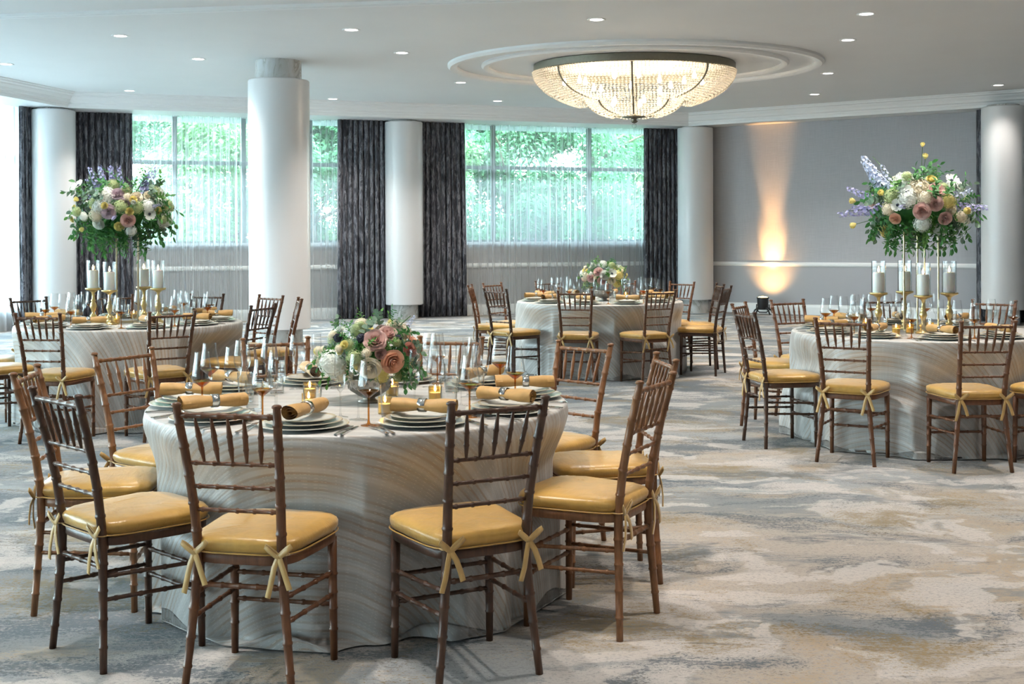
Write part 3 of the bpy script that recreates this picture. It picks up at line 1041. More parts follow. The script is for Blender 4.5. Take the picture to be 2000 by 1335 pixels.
def make_chair():
    t = thing('dining_chair', (0, 0, 0), 'brown bamboo-turned chair with gold tie-on cushion', 'chair', 'gold cushioned chairs round the tables')
    W = W_MID
    nodes = [0.09, 0.19, 0.29, 0.385, 0.56, 0.66, 0.76, 0.86, 0.945]
    for sx in (-1, 1):
        def pf(s, sx=sx):
            x, y = lerp_path(POST, s * 0.925)
            return (sx * x, y, s * 0.925)
        pts, rad = ringed(pf, 0.925, lambda s: 0.0125 + 0.004 * min(1, s / 0.42) if s < 0.42 else 0.0165 - 0.0025 * (s - 0.42) / 0.58, nodes, 0.0024, 10, 0.007, 12)
        top = Vector(pts[-1])
        pts += [top + Vector((0, 0, 0.001)), top + Vector((0, 0, 0.004)), top + Vector((0, 0, 0.010)), top + Vector((0, 0, 0.014))]
        rad[-1] = 0.0125
        rad += [0.0125, 0.0168, 0.0155, 0.008]
        MB().tube(pts, rad, 10).obj('back_post', W, t)
        def ff(s, sx=sx):
            return (sx * (0.183 - 0.003 * s), 0.162 - 0.006 * s, 0.425 * s)
        pts, rad = ringed(ff, 0.425, lambda s: 0.0125 + 0.0045 * s, [0.25, 0.42, 0.55, 0.70], 0.0024, 10, 0.012, 4)
        MB().tube(pts, rad, 10).obj('front_leg', W, t)
    def bar(a, b, r, nn, name, h=0.0024):
        a, b = Vector(a), Vector(b)
        pts, rad = ringed(lambda s: a.lerp(b, s), 0.3, lambda s: r, [(k + 0.5) / nn for k in range(nn)], h, 8, 0.022, 2)
        return MB().tube(pts, rad, 8).obj(name, W, t)
    def across(z):
        x, y = lerp_path(POST, z)
        return (-x, y, z), (x, y, z)
    bar(*across(0.898), 0.0085, 6, 'top_rail')
    for z in (0.742, 0.665, 0.588):
        bar(*across(z), 0.0068, 5, 'back_rail')
    (xa, ya, _), (xb, yb, _) = across(0.898)
    (xc, yc, _), (xd, yd, _) = across(0.742)
    prof = [(0, 0.0042), (0.12, 0.0052), (0.38, 0.0088), (0.42, 0.0105), (0.46, 0.0088), (0.66, 0.0086), (0.69, 0.0102), (0.72, 0.0086), (0.9, 0.0055), (1, 0.0042)]
    for k in range(5):
        w = (k + 1) / 6
        a = Vector((xa + (xb - xa) * w, ya, 0.898)); b = Vector((xc + (xd - xc) * (0.04 + 0.92 * w), yc, 0.742))
        MB().tube([a.lerp(b, s) for s, r in prof], [r for s, r in prof], 7).obj('spindle', W, t)
    mb = MB(); stack(mb, [(-0.012, 0.412), (-0.002, 0.415), (0.0, 0.420), (0.0, 0.442), (-0.004, 0.446), (-0.02, 0.447)])
    mb.obj('seat', W, t, sharp=50)
    p36 = lerp_path(POST, 0.345)
    bar((-p36[0], p36[1], 0.345), (p36[0], p36[1], 0.345), 0.0085, 5, 'stretcher')
    bar((-0.182, 0.157, 0.286), (0.182, 0.157, 0.286), 0.0078, 5, 'stretcher')
    bar((-0.182, 0.159, 0.192), (0.182, 0.159, 0.192), 0.0078, 5, 'stretcher')
    for sx in (-1, 1):
        for zb, zf in ((0.315, 0.302), (0.238, 0.226)):
            x, y = lerp_path(POST, zb)
            bar((sx * x, y, zb), (sx * 0.181, 0.157, zf), 0.0075, 4, 'stretcher')
    mb = MB()
    stack(mb, [(-0.03, 0.4475), (-0.008, 0.449), (0.002, 0.456), (0.007, 0.468), (0.008, 0.480), (0.004, 0.490), (-0.006, 0.497), (-0.03, 0.503), (-0.07, 0.507), (-0.12, 0.508)])
    rnd = random.Random(4)
    mb.v = [(x + rnd.uniform(-.0016, .0016), y + rnd.uniform(-.0016, .0016), z + (rnd.uniform(-.0018, .0018) if z > 0.45 else 0)) for x, y, z in mb.v]
    cu = mb.obj('seat_cushion', GOLD_SATIN, t)
    mb = MB()
    o = outline(0.008, 48)
    mb.tube([(x, y, 0.4515) for x, y in o] + [(o[0][0], o[0][1], 0.4515)], 0.0028, 5, False)
    mb.obj('piping', GOLD_SATIN, cu)
    for sx in (-1, 1):
        bow(sx).obj('ribbon_tie', GOLD_RIBBON, cu)
    return t
CHAIR = make_chair()
for ch in CHAIR.children:
    ch.material_slots[0].link = 'OBJECT'
    ch.material_slots[0].material = GOLD_SATIN if ch.name.startswith('seat_cushion') else W_MID
freeze(CHAIR)

TABLES = {'A': (-0.64, 5.0), 'B': (-3.15, 9.82), 'C': (0.95, 12.95), 'D': (2.94, 8.6)}
TNAME = {'A': 'nearest table', 'B': 'lilac-bouquet table', 'C': 'farthest table', 'D': 'grey-wall table'}
CHAIRS = {
 'A': {'F1': (-0.831, 3.973, 11.7), 'F2': (-0.175, 4.054, 332.7), 'L1': (-1.356, 4.247, 43.3), 'L2': (-1.658, 4.786, 83.0), 'R1': (0.279, 4.527, 298.2),
       'R2': (0.380, 5.127, 262.9), 'BR': (0.154, 5.661, 223.9), 'BL': (-1.561, 5.388, 120.8), 'BB1': (-1.143, 5.930, 161.4), 'BB2': (-0.376, 5.948, 190.7)},
 'B': {'B1': (-3.296, 8.640, 7.6), 'B2': (-2.611, 8.765, 323.0), 'B3': (-2.225, 9.467, 291.8), 'B4': (-2.402, 10.729, 219.3), 'B5': (-2.129, 10.302, 255.3),
       'B6': (-2.958, 11.003, 193.5), 'B7': (-3.607, 10.885, 154.3), 'B0': (-4.121, 10.489, 130.5), 'B9': (-3.90, 9.02, 44.0), 'B8': (-4.22, 9.62, 80.0)},
 'C': {'C1': (0.653, 11.923, 8.3), 'C2': (1.335, 11.950, 332.7), 'C3': (0.031, 12.358, 46.0), 'C4': (-0.182, 13.152, 94.8), 'C5': (-0.003, 13.603, 127.4),
       'C6': (0.539, 13.988, 158.0), 'C7': (1.238, 13.996, 194.0), 'C8': (1.795, 13.707, 221.8), 'C9': (2.031, 13.237, 266.2), 'C10': (2.005, 12.668, 295.4)},
 'D': {'D1': (2.222, 7.757, 29.7), 'D2': (2.865, 7.493, 356.5), 'D3': (1.898, 8.358, 77.0), 'D4': (2.032, 9.199, 118.3), 'D5': (2.393, 9.544, 153.6),
       'D6': (3.110, 9.672, 178.1), 'D7': (3.697, 9.363, 219.8), 'D8': (3.46, 7.60, 324.0), 'D9': (4.0, 8.25, 288.0)}}
PLACE = {
 'F1': 'near side, first left of middle', 'F2': 'near side, first right of middle', 'L1': 'left side, closest to camera', 'L2': 'left side, second from camera',
 'R1': 'right side, closest to camera', 'R2': 'right side, second from camera', 'BR': 'far right corner', 'BL': 'far left corner', 'BB1': 'far side, left of flowers', 'BB2': 'far side, right of flowers',
 'B1': 'near side, left one', 'B2': 'near side, right one', 'B3': 'right side, closest to camera', 'B5': 'right side, middle, seen edge-on', 'B4': 'far right, before big pillar',
 'B6': 'far side, right of candles', 'B7': 'far side, behind candles', 'B0': 'far left corner', 'B9': 'left edge, closest to camera', 'B8': 'left edge, second from camera',
 'C1': 'near side, left one', 'C2': 'near side, right one', 'C3': 'left side, closest to camera', 'C4': 'left end, seen edge-on', 'C5': 'far left corner',
 'C6': 'far side, left of bouquet', 'C7': 'far side, right of bouquet', 'C8': 'far right, before the pillar', 'C9': 'right end, farther one', 'C10': 'right end, closest to camera',
 'D1': 'near side, left one', 'D2': 'near side, right one', 'D3': 'left end, closest to camera', 'D4': 'left end, farther one', 'D5': 'far left corner',
 'D6': 'far side, behind candles', 'D7': 'far right corner', 'D8': 'right edge, mostly cut off', 'D9': 'right end, outside view'}
WOODS = {'F1': W_MID, 'F2': W_DARK, 'L1': W_DARK, 'L2': W_RED, 'R1': W_RED, 'R2': W_RED, 'BR': W_RED, 'BL': W_RED, 'BB1': W_RED, 'BB2': W_RED}
first = True
for tk in 'ABCD':
    for ck, (x, y, a) in CHAIRS[tk].items():
        o = CHAIR if first else copy_tree(CHAIR)
        first = False
        o.location = (x, y, 0)
        o.rotation_euler = (0, 0, -R(a))
        o['label'] = 'brown bamboo-turned chair with gold cushion at %s, %s' % (TNAME[tk], PLACE[ck])
        o['category'] = 'chair'
        o['group'] = 'gold cushioned chairs round the tables'
        w = WOODS.get(ck, (W_DARK, W_MID, W_MID)[ord(ck[-1]) % 3])
        for c in o.children:
            if not c.name.startswith('seat_cushion'):
                c.material_slots[0].material = W_GREY if (ck == 'L1' and c.name.startswith(('top_rail', 'back_rail'))) else w

# ------------------------------------------------------------------ tablecloths
TOP = 0.765
def smooth(a, b, x):
    k = max(0.0, min(1.0, (x - a) / (b - a)))
    return k * k * (3 - 2 * k)

def tablecloth(tk, rot, tuck, label):
    rnd = random.Random(ord(tk))
    cx, cy = TABLES[tk]
    RT = 0.855 if tk == 'A' else 0.885
    n = 300
    ks = [(rnd.choice((6, 7, 8, 9)), 0.55), (rnd.choice((11, 13)), 0.40), (17, 0.25), (23, 0.12)]
    ph = [rnd.uniform(0, 2 * pi) for _ in range(6)]
    ch = []
    for ck, (x, y, a) in CHAIRS[tk].items():
        ch.append((math.atan2(x - cx, -(y - cy)), math.hypot(x - cx, y - cy)))
    LIM, LOW = [], []
    for i in range(n):
        th = 2 * pi * i / n
        lim, low, q = 9.0, 9.0, 0.5
        while q < 1.35:
            X, Y = cx + q * sin(th), cy - q * cos(th)
            for x, y, a in CHAIRS[tk].values():
                a = R(a)
                lx = (X - x) * cos(a) - (Y - y) * sin(a)
                ly = (X - x) * sin(a) + (Y - y) * cos(a)
                if abs(lx) < 0.235 and -0.3 < ly < 0.242: lim = min(lim, q)
                if abs(lx) < 0.21 and -0.3 < ly < 0.192: low = min(low, q)
            q += 0.008
        LIM.append(lim); LOW.append(low)
    LIM = [min(LIM[(i + d) % n] + 0.0012 * d * d for d in range(-16, 17)) - 0.006 for i in range(n)]
    LOW = [min(LOW[(i + d) % n] + 0.0012 * d * d for d in range(-16, 17)) - 0.006 for i in range(n)]
    vs, uvs, fs = [], [], []
    rows = [('t', RT * k / 6) for k in range(1, 7)]
    rows += [('e', k / 4 * pi / 2) for k in range(1, 5)]
    L = TOP - 0.015
    nsk = 34
    rows += [('s', L * k / nsk) for k in range(1, nsk + 1)]
    rows += [('p', k / 4) for k in range(1, 5)]
    er = 0.014
    vs.append((0, 0, TOP)); uvs.append((0, 0))
    for kind, q in rows:
        for i in range(n):
            th = 2 * pi * i / n
            f = sum(w * sin(k * th + ph[j]) for j, (k, w) in enumerate(ks))
            dx, dy = sin(th), -cos(th)
            # the most the cloth may stand out here, because of the chair seats
            lim = LIM[i]
            if kind == 't':
                r, z, arc = q, TOP, q
            elif kind == 'e':
                r, z, arc = RT + er * sin(q), TOP - er * (1 - cos(q)), RT + er * q
            else:
                s = q if kind == 's' else L
                k = s / L
                A = {'A': 0.095, 'B': 0.10, 'C': 0.10, 'D': 0.13}[tk] * k ** 1.05
                r = RT + er + 0.004 + A * (f + 0.25) * 0.85 + 0.02 * k
                r -= tuck * math.exp(-((((th - 0.08) + pi) % (2 * pi) - pi) / 0.62) ** 2) * k ** 1.5
                z = TOP - er - s * (L - er + 0.003) / L
                arc = RT + er * 1.5 + s
                wl = smooth(0.74, 0.53, z) * smooth(0.33, 0.40, z)
                wo = smooth(0.44, 0.36, z)
                if LOW[i] < r: r = r * (1 - wo) + LOW[i] * wo
                if lim < r: r = r * (1 - wl) + lim * wl
                lim = LOW[i]
                if kind == 'p':
                    out = (0.085 + 0.06 * sin(5 * th + ph[4]) + 0.03 * sin(11 * th + ph[5])) * (0.9 + 0.5 * f)
                    out = max(0.015, out)
                    r2 = r + out * q
                    if lim < r2: r2 = max(r, lim)
                    z = 0.008 + 0.05 * max(0, sin(pi * q)) * (0.5 + 0.5 * sin(9 * th + ph[3])) ** 2 + 0.006 * (1 - q)
                    r = r2
                    arc += out * q
            vs.append((r * dx, r * dy, z))
            uvs.append((arc * sin(th + rot), -arc * cos(th + rot)))
    fs = [(0, 1 + (i + 1) % n, 1 + i) for i in range(n)]
    for j in range(len(rows) - 1):
        for i in range(n):
            k = (i + 1) % n
            fs.append((1 + j * n + i, 1 + j * n + k, 1 + (j + 1) * n + k, 1 + (j + 1) * n + i))
    me = bpy.data.meshes.new('tablecloth')
    me.from_pydata(vs, [], fs)
    me.polygons.foreach_set('use_smooth', [True] * len(me.polygons))
    uvl = me.uv_layers.new(name='cloth')
    li = [0] * len(me.loops)
    me.loops.foreach_get('vertex_index', li)
    buf = []
    for v in li: buf += uvs[v]
    uvl.data.foreach_set('uv', buf)
    me.materials.append(CLOTH)
    o = link('tablecloth', me)
    o.location = (cx, cy, 0)
    return tag(o, label, 'tablecloth', 'striped grey tablecloths')
tablecloth('A', 0.10, 0.15, 'striped silver grey floor-length tablecloth on the nearest table')
tablecloth('B', 0.9, 0.0, 'striped silver grey floor-length tablecloth under the lilac bouquet by the windows')
tablecloth('C', 0.5, 0.0, 'striped silver grey floor-length tablecloth on the farthest table')
tablecloth('D', 0.6, 0.0, 'striped silver grey floor-length tablecloth near the grey wall')

# ------------------------------------------------------------------ place settings
def lathe_obj(name, prof, m, n=20, parent=None, sharp=None):
    return MB().lathe(prof, n).obj(name, m, parent, True, sharp)

def plate_prof(r, h):
    return [(0, 0.0), (r * 0.62, 0.0), (r * 0.66, 0.002), (r * 0.80, h * 0.55), (r, h), (r - 0.002, h + 0.003), (r * 0.97, h + 0.0025), (r * 0.78, h * 0.55 + 0.004), (r * 0.62, 0.005), (0, 0.005)]
PROTO = {}
def proto(key, o, label_cat):
    o.hide_render = False
    PROTO[key] = o
    o['category'] = label_cat
    freeze(o)
    USED[key] = False
USED = {}
BUSY = []                                          # what already stands on the tables: x, y, radius
RADIUS = {'charger': 0.165, 'wine': 0.041, 'goblet': 0.037, 'flute': 0.031, 'tumbler': 0.038, 'stick': 0.055, 'votive': 0.029, 'fork': 0.085, 'knife': 0.08}
def clear_spot(x, y, r):
    """the free spot nearest to x, y"""
    for k in range(1600):
        a, d = k * 2.39996, 0.006 * math.sqrt(k)
        p = (x + d * cos(a), y + d * sin(a))
        if all(math.hypot(p[0] - bx, p[1] - by) > r + br + 0.003 for bx, by, br in BUSY): return p
    return x, y
def put(key, loc, rz, label, group):
    o = PROTO[key]
    if USED[key]: o = copy_tree(o)
    USED[key] = True
    o.location = loc
    if key in RADIUS: BUSY.append((loc[0], loc[1], RADIUS[key]))
    o.rotation_euler = (0, 0, rz)
    if key in ('fork', 'knife'): o.scale = (0.9, 0.85, 1.0)
    o['label'] = label
    o['category'] = PROTO[key]['category']
    o['group'] = group
    return o

proto('charger', lathe_obj('charger_plate', plate_prof(0.165, 0.014), PLATE_A, 40, None, 60), 'plate')
proto('dinner', lathe_obj('dinner_plate', plate_prof(0.140, 0.016), PLATE_B, 36, None, 60), 'plate')
proto('salad', lathe_obj('salad_plate', plate_prof(0.112, 0.014), PLATE_C, 32, None, 60), 'plate')

def make_napkin():
    t = thing('napkin', (0, 0, 0), 'napkin', 'napkin')
    rnd = random.Random(3)
    mb = MB()
    ph = [rnd.uniform(0, 6) for _ in range(4)]
    def fn(a, b):
        y = -0.125 + 0.25 * b
        e = abs(b - 0.52)
        r = 0.0215 + 0.006 * min(1, e / 0.3) + 0.0015 * sin(3 * 2 * pi * a + ph[0] + 5 * b) + 0.0012 * sin(2 * pi * a * 2 + 9 * b + ph[1])
        return (r * 1.12 * cos(2 * pi * a), y + 0.004 * sin(2 * pi * a + ph[2]), 0.027 + r * 0.92 * sin(2 * pi * a))
    mb.grid(20, 17, fn, True)
    for b in (0.0, 1.0):                      # the rolled layers seen at each end
        vs, fs = [], []
        for i in range(34):
            a = 2 * pi * 2.4 * i / 33
            k = 1 - i / 42
            p = Vector(fn((a / (2 * pi)) % 1.0, b))
            c = Vector((0, p.y, 0.027))
            q = c + (p - c) * k
            d = 0.03 * (1 if b == 0 else -1)
            vs += [q, q + Vector((0, d, 0))]
        for i in range(33):
            fs.append((2 * i, 2 * i + 1, 2 * i + 3, 2 * i + 2))
        mb.add(vs, fs)
    o = mb.obj('rolled_cloth', NAPKIN, t)
    mb = MB()
    mb.grid(24, 2, lambda a, b: (0.0268 * cos(2 * pi * a), 0.005 + 0.028 * (b - 0.5), 0.0275 + 0.0255 * sin(2 * pi * a)), True)
    r = mb.obj('napkin_ring', SILVER, t)
    md = r.modifiers.new('metal thickness', 'SOLIDIFY'); md.thickness = 0.0015; md.offset = 1
    return t
proto('napkin', make_napkin(), 'napkin')

def make_wine():
    o = lathe_obj('wine_glass', [(0.0385, 0.128), (0.0405, 0.136), (0.039, 0.15), (0.0345, 0.18), (0.030, 0.21), (0.0272, 0.238)], GLASS, 24)
    MB().tube([(0.0272 * cos(a), 0.0272 * sin(a), 0.238) for a in [2 * pi * k / 24 for k in range(25)]], 0.0007, 4, False).obj('rim', GLASS, o)
    lathe_obj('amber_bowl_base', [(0.005, 0.102), (0.012, 0.106), (0.028, 0.119), (0.0386, 0.1285)], AMBER, 24, o)
    lathe_obj('drink_surface', [(0.0, 0.1245), (0.032, 0.1245)], AMBER_STEM, 20, o)
    lathe_obj('stem', [(0.029, 0.0), (0.030, 0.002), (0.018, 0.004), (0.006, 0.008), (0.0036, 0.02), (0.0034, 0.09), (0.005, 0.102)], AMBER_STEM, 14, o)
    return o
proto('wine', make_wine(), 'wine glass')
def make_goblet():
    o = lathe_obj('white_wine_glass', [(0.003, 0.112), (0.016, 0.118), (0.030, 0.135), (0.036, 0.158), (0.0345, 0.19), (0.029, 0.23), (0.0265, 0.250)], GLASS, 24)
    lathe_obj('stem', [(0.034, 0.0), (0.035, 0.002), (0.018, 0.004), (0.005, 0.008), (0.0034, 0.02), (0.0032, 0.105), (0.004, 0.112)], GLASS, 14, o)
    return o
proto('goblet', make_goblet(), 'wine glass')
def make_flute():
    o = lathe_obj('champagne_flute', [(0.003, 0.098), (0.010, 0.105), (0.019, 0.13), (0.0225, 0.165), (0.0215, 0.21), (0.0195, 0.252)], GLASS, 20)
    lathe_obj('stem', [(0.029, 0.0), (0.030, 0.002), (0.015, 0.004), (0.0045, 0.008), (0.0032, 0.02), (0.003, 0.098)], GLASS, 12, o)
    return o
proto('flute', make_flute(), 'flute')
proto('tumbler', lathe_obj('water_tumbler', [(0, 0.004), (0.027, 0.004), (0.027, 0.0), (0.030, 0.0), (0.033, 0.05), (0.0365, 0.125), (0.0352, 0.125), (0.0315, 0.05), (0.028, 0.012), (0, 0.012)], GLASS, 22, None, 50), 'tumbler')

def make_fork():
    mb = MB()
    def strip(pts):
        vs, fs = [], []
        for x, y, w, z, h in pts:
            vs += [(x - w, y, z), (x + w, y, z), (x + w, y, z + h), (x - w, y, z + h)]
        for i in range(len(pts) - 1):
            for k in range(4):
                fs.append((i * 4 + k, i * 4 + (k + 1) % 4, i * 4 + 4 + (k + 1) % 4, i * 4 + 4 + k))
        fs += [(3, 2, 1, 0), tuple((len(pts) - 1) * 4 + k for k in range(4))]
        mb.add(vs, fs)
    strip([(0, -0.10, 0.007, 0.001, 0.003), (0, -0.05, 0.005, 0.002, 0.003), (0, 0.02, 0.003, 0.006, 0.003), (0, 0.04, 0.009, 0.005, 0.002), (0, 0.058, 0.0115, 0.004, 0.002)])
    for k in range(4):
        x = -0.0092 + 0.0061 * k
        strip([(x, 0.056, 0.0019, 0.004, 0.002), (x, 0.08, 0.0015, 0.004, 0.002), (x, 0.10, 0.0010, 0.007, 0.0015)])
    return mb.obj('fork', SILVER, None, True, 40)
proto('fork', make_fork(), 'fork')
def make_knife():
    mb = MB()
    pts = [(-0.12, 0.0065, 0.004), (-0.06, 0.0055, 0.005), (-0.005, 0.0045, 0.004), (0.0, 0.008, 0.0022), (0.06, 0.0095, 0.002), (0.105, 0.007, 0.0015), (0.118, 0.0025, 0.001)]
    vs, fs = [], []
    for y, w, h in pts:
        vs += [(-w, y, 0.0005), (w * 0.8, y, 0.0005), (w * 0.8, y, 0.0005 + h), (-w, y, 0.0005 + h)]
    for i in range(len(pts) - 1):
        for k in range(4):
            fs.append((i * 4 + k, i * 4 + (k + 1) % 4, i * 4 + 4 + (k + 1) % 4, i * 4 + 4 + k))
    fs += [(3, 2, 1, 0), tuple((len(pts) - 1) * 4 + k for k in range(4))]
    mb.add(vs, fs)
    return mb.obj('table_knife', SILVER, None, True, 40)
proto('knife', make_knife(), 'knife')

rnd = random.Random(12)
for tk in 'ABCD':
    cx, cy = TABLES[tk]
    # places are laid evenly, a tenth of a turn apart, before the chairs
    raw = {ck: math.atan2(x - cx, -(y - cy)) for ck, (x, y, a) in CHAIRS[tk].items()}
    step = pi / 5
    ph = math.atan2(sum(sin(10 * v) for v in raw.values()), sum(cos(10 * v) for v in raw.values())) / 10
    free = [ph + step * k for k in range(10)]
    for ck in sorted(raw, key=lambda c: abs(((raw[c] - ph + step / 2) % step) - step / 2)):
        if ck == 'D9': continue
        th = min(free, key=lambda f: abs((f - raw[ck] + pi) % (2 * pi) - pi))
        free.remove(th)
        rz = th                                   # local +y points to the table centre
        c, s = cos(rz), sin(rz)
        # local frame: u = diner's right, w = towards the centre, origin on the rim line
        ur = Vector((c, s, 0)); uw = Vector((-s, c, 0))
        def at(u, r, z=0.0):
            p = Vector((cx, cy, 0)) + ur * u - uw * r
            return (p.x, p.y, TOP + 0.0005 + z)
        where = '%s, %s place' % (TNAME[tk], PLACE[ck].replace(', ', ' '))
        g = lambda k: '%s on the %s' % (k, TNAME[tk])
        j = lambda q=0.006: rnd.uniform(-q, q)
        P0 = 0.695
        put('charger', at(j(), P0 + j()), 0, 'pale green charger plate on %s' % where, g('charger plates'))
        put('dinner', at(j(), P0 + j(), 0.0105), 0, 'grey dinner plate on %s' % where, g('dinner plates'))
        put('salad', at(j(), P0 + j(), 0.0225), 0, 'small speckled plate atop stack on %s' % where, g('salad plates'))
        turn = {'F1': -0.14, 'F2': 0.85, 'L1': -0.25, 'D2': 0.5, 'B1': -1.2, 'C1': 0.9, 'C2': 0.8}.get(ck, rnd.uniform(-0.25, 0.25))
        put('napkin', at(j(), P0 + j(), 0.0425), rz + turn + (pi if rnd.random() < 0.3 else 0), 'rolled ochre napkin in silver ring on %s' % where, g('rolled napkins'))
        put('wine', at(0.221 + j(0.003), 0.622 + j(0.003)), rnd.uniform(0, 6), 'amber-bottomed wine glass on %s' % where, g('amber wine glasses'))
        put('goblet', at(0.135 + j(0.015), 0.505 + j()), 0, 'clear white wine glass on %s' % where, g('clear wine glasses'))
        put('flute', at(0.055 + j(0.015), 0.455 + j(0.01)), 0, 'clear champagne flute on %s' % where, g('champagne flutes'))
        if tk in 'AD' or rnd.random() < 0.6:
            put('tumbler', at(-0.055 + j(0.015), 0.475 + j(0.01)), 0, 'short clear water tumbler on %s' % where, g('water tumblers'))
        if tk == 'C': continue
        put('fork', at(-0.172, 0.762 + j(0.003)), rz + j(0.02), 'outer silver fork on %s' % where, g('forks'))
        if tk != 'B': put('fork', at(-0.196, 0.762 + j(0.003)), rz + j(0.02), 'second silver fork on %s' % where, g('forks'))
        put('knife', at(0.167, 0.745 + j(0.003)), rz + j(0.02), 'inner silver knife on %s' % where, g('knives'))
        if tk == 'A': put('knife', at(0.188, 0.747 + j(0.003)), rz + j(0.02), 'outer silver knife on %s' % where, g('knives'))

# ------------------------------------------------------------------ candles
def flame_prof(z, s=1.0):
    return [(0.0, z), (0.004 * s, z + 0.004 * s), (0.0055 * s, z + 0.010 * s), (0.003 * s, z + 0.020 * s), (0.0, z + 0.030 * s)]
def make_votive():
    t = thing('votive_candle', (0, 0, 0), 'votive', 'candle')
    lathe_obj('votive_glass', [(0, 0.002), (0.024, 0.002), (0.0265, 0.0), (0.0275, 0.004), (0.0285, 0.066), (0.0272, 0.066), (0.0262, 0.008)], VOTIVE, 18, t, 50)
    lathe_obj('wax', [(0, 0.008), (0.0245, 0.008), (0.0245, 0.040), (0, 0.040)], CANDLE, 16, t, 50)
    lathe_obj('flame', flame_prof(0.044), FLAME, 8, t)
    return t
proto('votive', make_votive(), 'candle')
VOT = {'A': [((605, 777), 'beside two glasses left of the rose bouquet'), ((603, 800), 'in front, left, nearest the napkin'), ((752, 808), 'in front of the silver bowl'), ((766, 772), 'right of the silver bowl'),
             ((850, 785), 'between glasses right of the bouquet'), ((672, 742), 'behind glasses at the bouquet left')],
       'D': [((1750, 652), 'before the pair of gold rods'), ((1782, 651), 'between the front candlesticks'), ((1816, 647), 'right of the front candlestick'), ((1690, 640), 'left of the candlesticks')],
       'B': [((212, 630), 'under the front left candlestick'), ((228, 632), 'beside the front left candlestick'), ((262, 622), 'between the gold rods'), ((300, 620), 'under the right candlesticks')],
       'C': [((1222, 583), 'right of the silver bowl'), ((1140, 584), 'left of the silver bowl')]}
def on_table(u, v, z=TOP):
    P = px(u, v, 10.0)
    k = (z - CAM_H) / (P.z - CAM_H)
    return P.x * k, 10.0 * k
def make_stick():
    return lathe_obj('candlestick', [(0, 0), (0.05, 0), (0.055, 0.006), (0.050, 0.014), (0.030, 0.022), (0.019, 0.04), (0.026, 0.052), (0.027, 0.062), (0.013, 0.074), (0.011, 0.088), (0.018, 0.106), (0.027, 0.130), (0.023, 0.152),
                                       (0.012, 0.170), (0.020, 0.178), (0.012, 0.188), (0.009, 0.215), (0.014, 0.240), (0.032, 0.253), (0.060, 0.262), (0.064, 0.270), (0.061, 0.275), (0, 0.275)], BRASS, 20)
proto('stick', make_stick(), 'candlestick')
def make_pillar():
    o = lathe_obj('pillar_candle', [(0, 0), (0.040, 0), (0.041, 0.01), (0.041, 0.136), (0.037, 0.144), (0.020, 0.141), (0, 0.139)], CANDLE, 22, None, 50)
    lathe_obj('flame', flame_prof(0.146, 1.5), FLAME, 8, o)
    MB().tube([(0, 0, 0.138), (0.001, 0, 0.152)], 0.0012, 5).obj('wick', BLACK, o)
    return o
proto('pillar', make_pillar(), 'candle')
proto('hurricane', lathe_obj('hurricane_glass', [(0.0485, 0.0), (0.0495, 0.002), (0.0495, 0.226), (0.0478, 0.226), (0.0478, 0.004)], GLASS, 26, None, 50), 'glass shade')
STK = {'B': [(182, 562, 9.75, 'first from the left'), (214, 566, 9.58, 'second from the left, lower'), (281, 559, 10.02, 'third from the left'), (309, 562, 9.78, 'fourth, at the right')],
       'D': [(1716, 571, 8.55, 'first from the left'), (1767, 568, 8.80, 'second, behind gold rod'), (1803, 576, 8.38, 'third, in front'), (1854, 571, 8.55, 'fourth, at the right')]}
for tk, lst in STK.items():
    for u, v, Y, lb in lst:
        P = px(u, v, Y)
        z0 = TOP + 0.0005
        o = put('stick', (P.x, P.y, z0), 0, 'turned gold candlestick on %s, %s' % (TNAME[tk], lb), 'candlesticks on the ' + TNAME[tk])
        sz = (P.z - z0) / 0.275
        o.scale = (1, 1, sz)
        top = P.z + 0.0005
        put('pillar', (P.x, P.y, top), 0, 'lit white pillar candle on gold candlestick, %s, %s' % (TNAME[tk], lb), 'pillar candles on the ' + TNAME[tk])
        put('hurricane', (P.x, P.y, top), 0, 'clear glass cylinder round pillar candle, %s, %s' % (TNAME[tk], lb), 'glass cylinders on the ' + TNAME[tk])

for sx, sy in ((-3.18, 9.84), (2.955, 8.6)):          # feet of the two tall stands
    for k in range(4):
        BUSY.append((sx + 0.12 * cos(pi / 4 + 0.3 + k * pi / 2), sy + 0.12 * sin(pi / 4 + 0.3 + k * pi / 2), 0.012))
BUSY += [(-0.60, 4.98, 0.05), (1.0, 12.95, 0.06)]
for tk, lst in VOT.items():
    for (u, v), lb in lst:
        x, y = clear_spot(*on_table(u, v), 0.029)
        put('votive', (x, y, TOP + 0.0005), 0, 'gold glass votive candle on %s, %s' % (TNAME[tk], lb), 'votive candles on the ' + TNAME[tk])


# ------------------------------------------------------------------ flowers
def rose_mesh(name, m, seed, layers):
    rnd = random.Random(seed)
    mb = MB()
    for (n, rad, h, curl, wid) in layers:
        off = rnd.uniform(0, 6)
        for k in range(n):
            a0 = off + 2 * pi * k / n + rnd.uniform(-.12, .12)
            hh = h * rnd.uniform(0.92, 1.06)
            def fn(u, v, a0=a0, hh=hh, rad=rad, curl=curl, wid=wid):
                w = (u - 0.5) * 2 * wid * (0.35 + 0.75 * sin(pi * (0.15 + 0.72 * v)))
                rr = rad * (0.25 + 0.75 * sin(min(1, v * 1.25) * pi / 2)) + curl * v ** 4 + 0.03 * abs(u - 0.5) * v
                z = -0.45 + (hh + 0.45) * v - curl * 0.9 * v ** 5 - 0.10 * (2 * u - 1) ** 2 * v
                return (rr * cos(a0 + w), rr * sin(a0 + w), z)
            mb.grid(5, 6, fn)
    me = mb.mesh(name); me.materials.append(m)
    return me
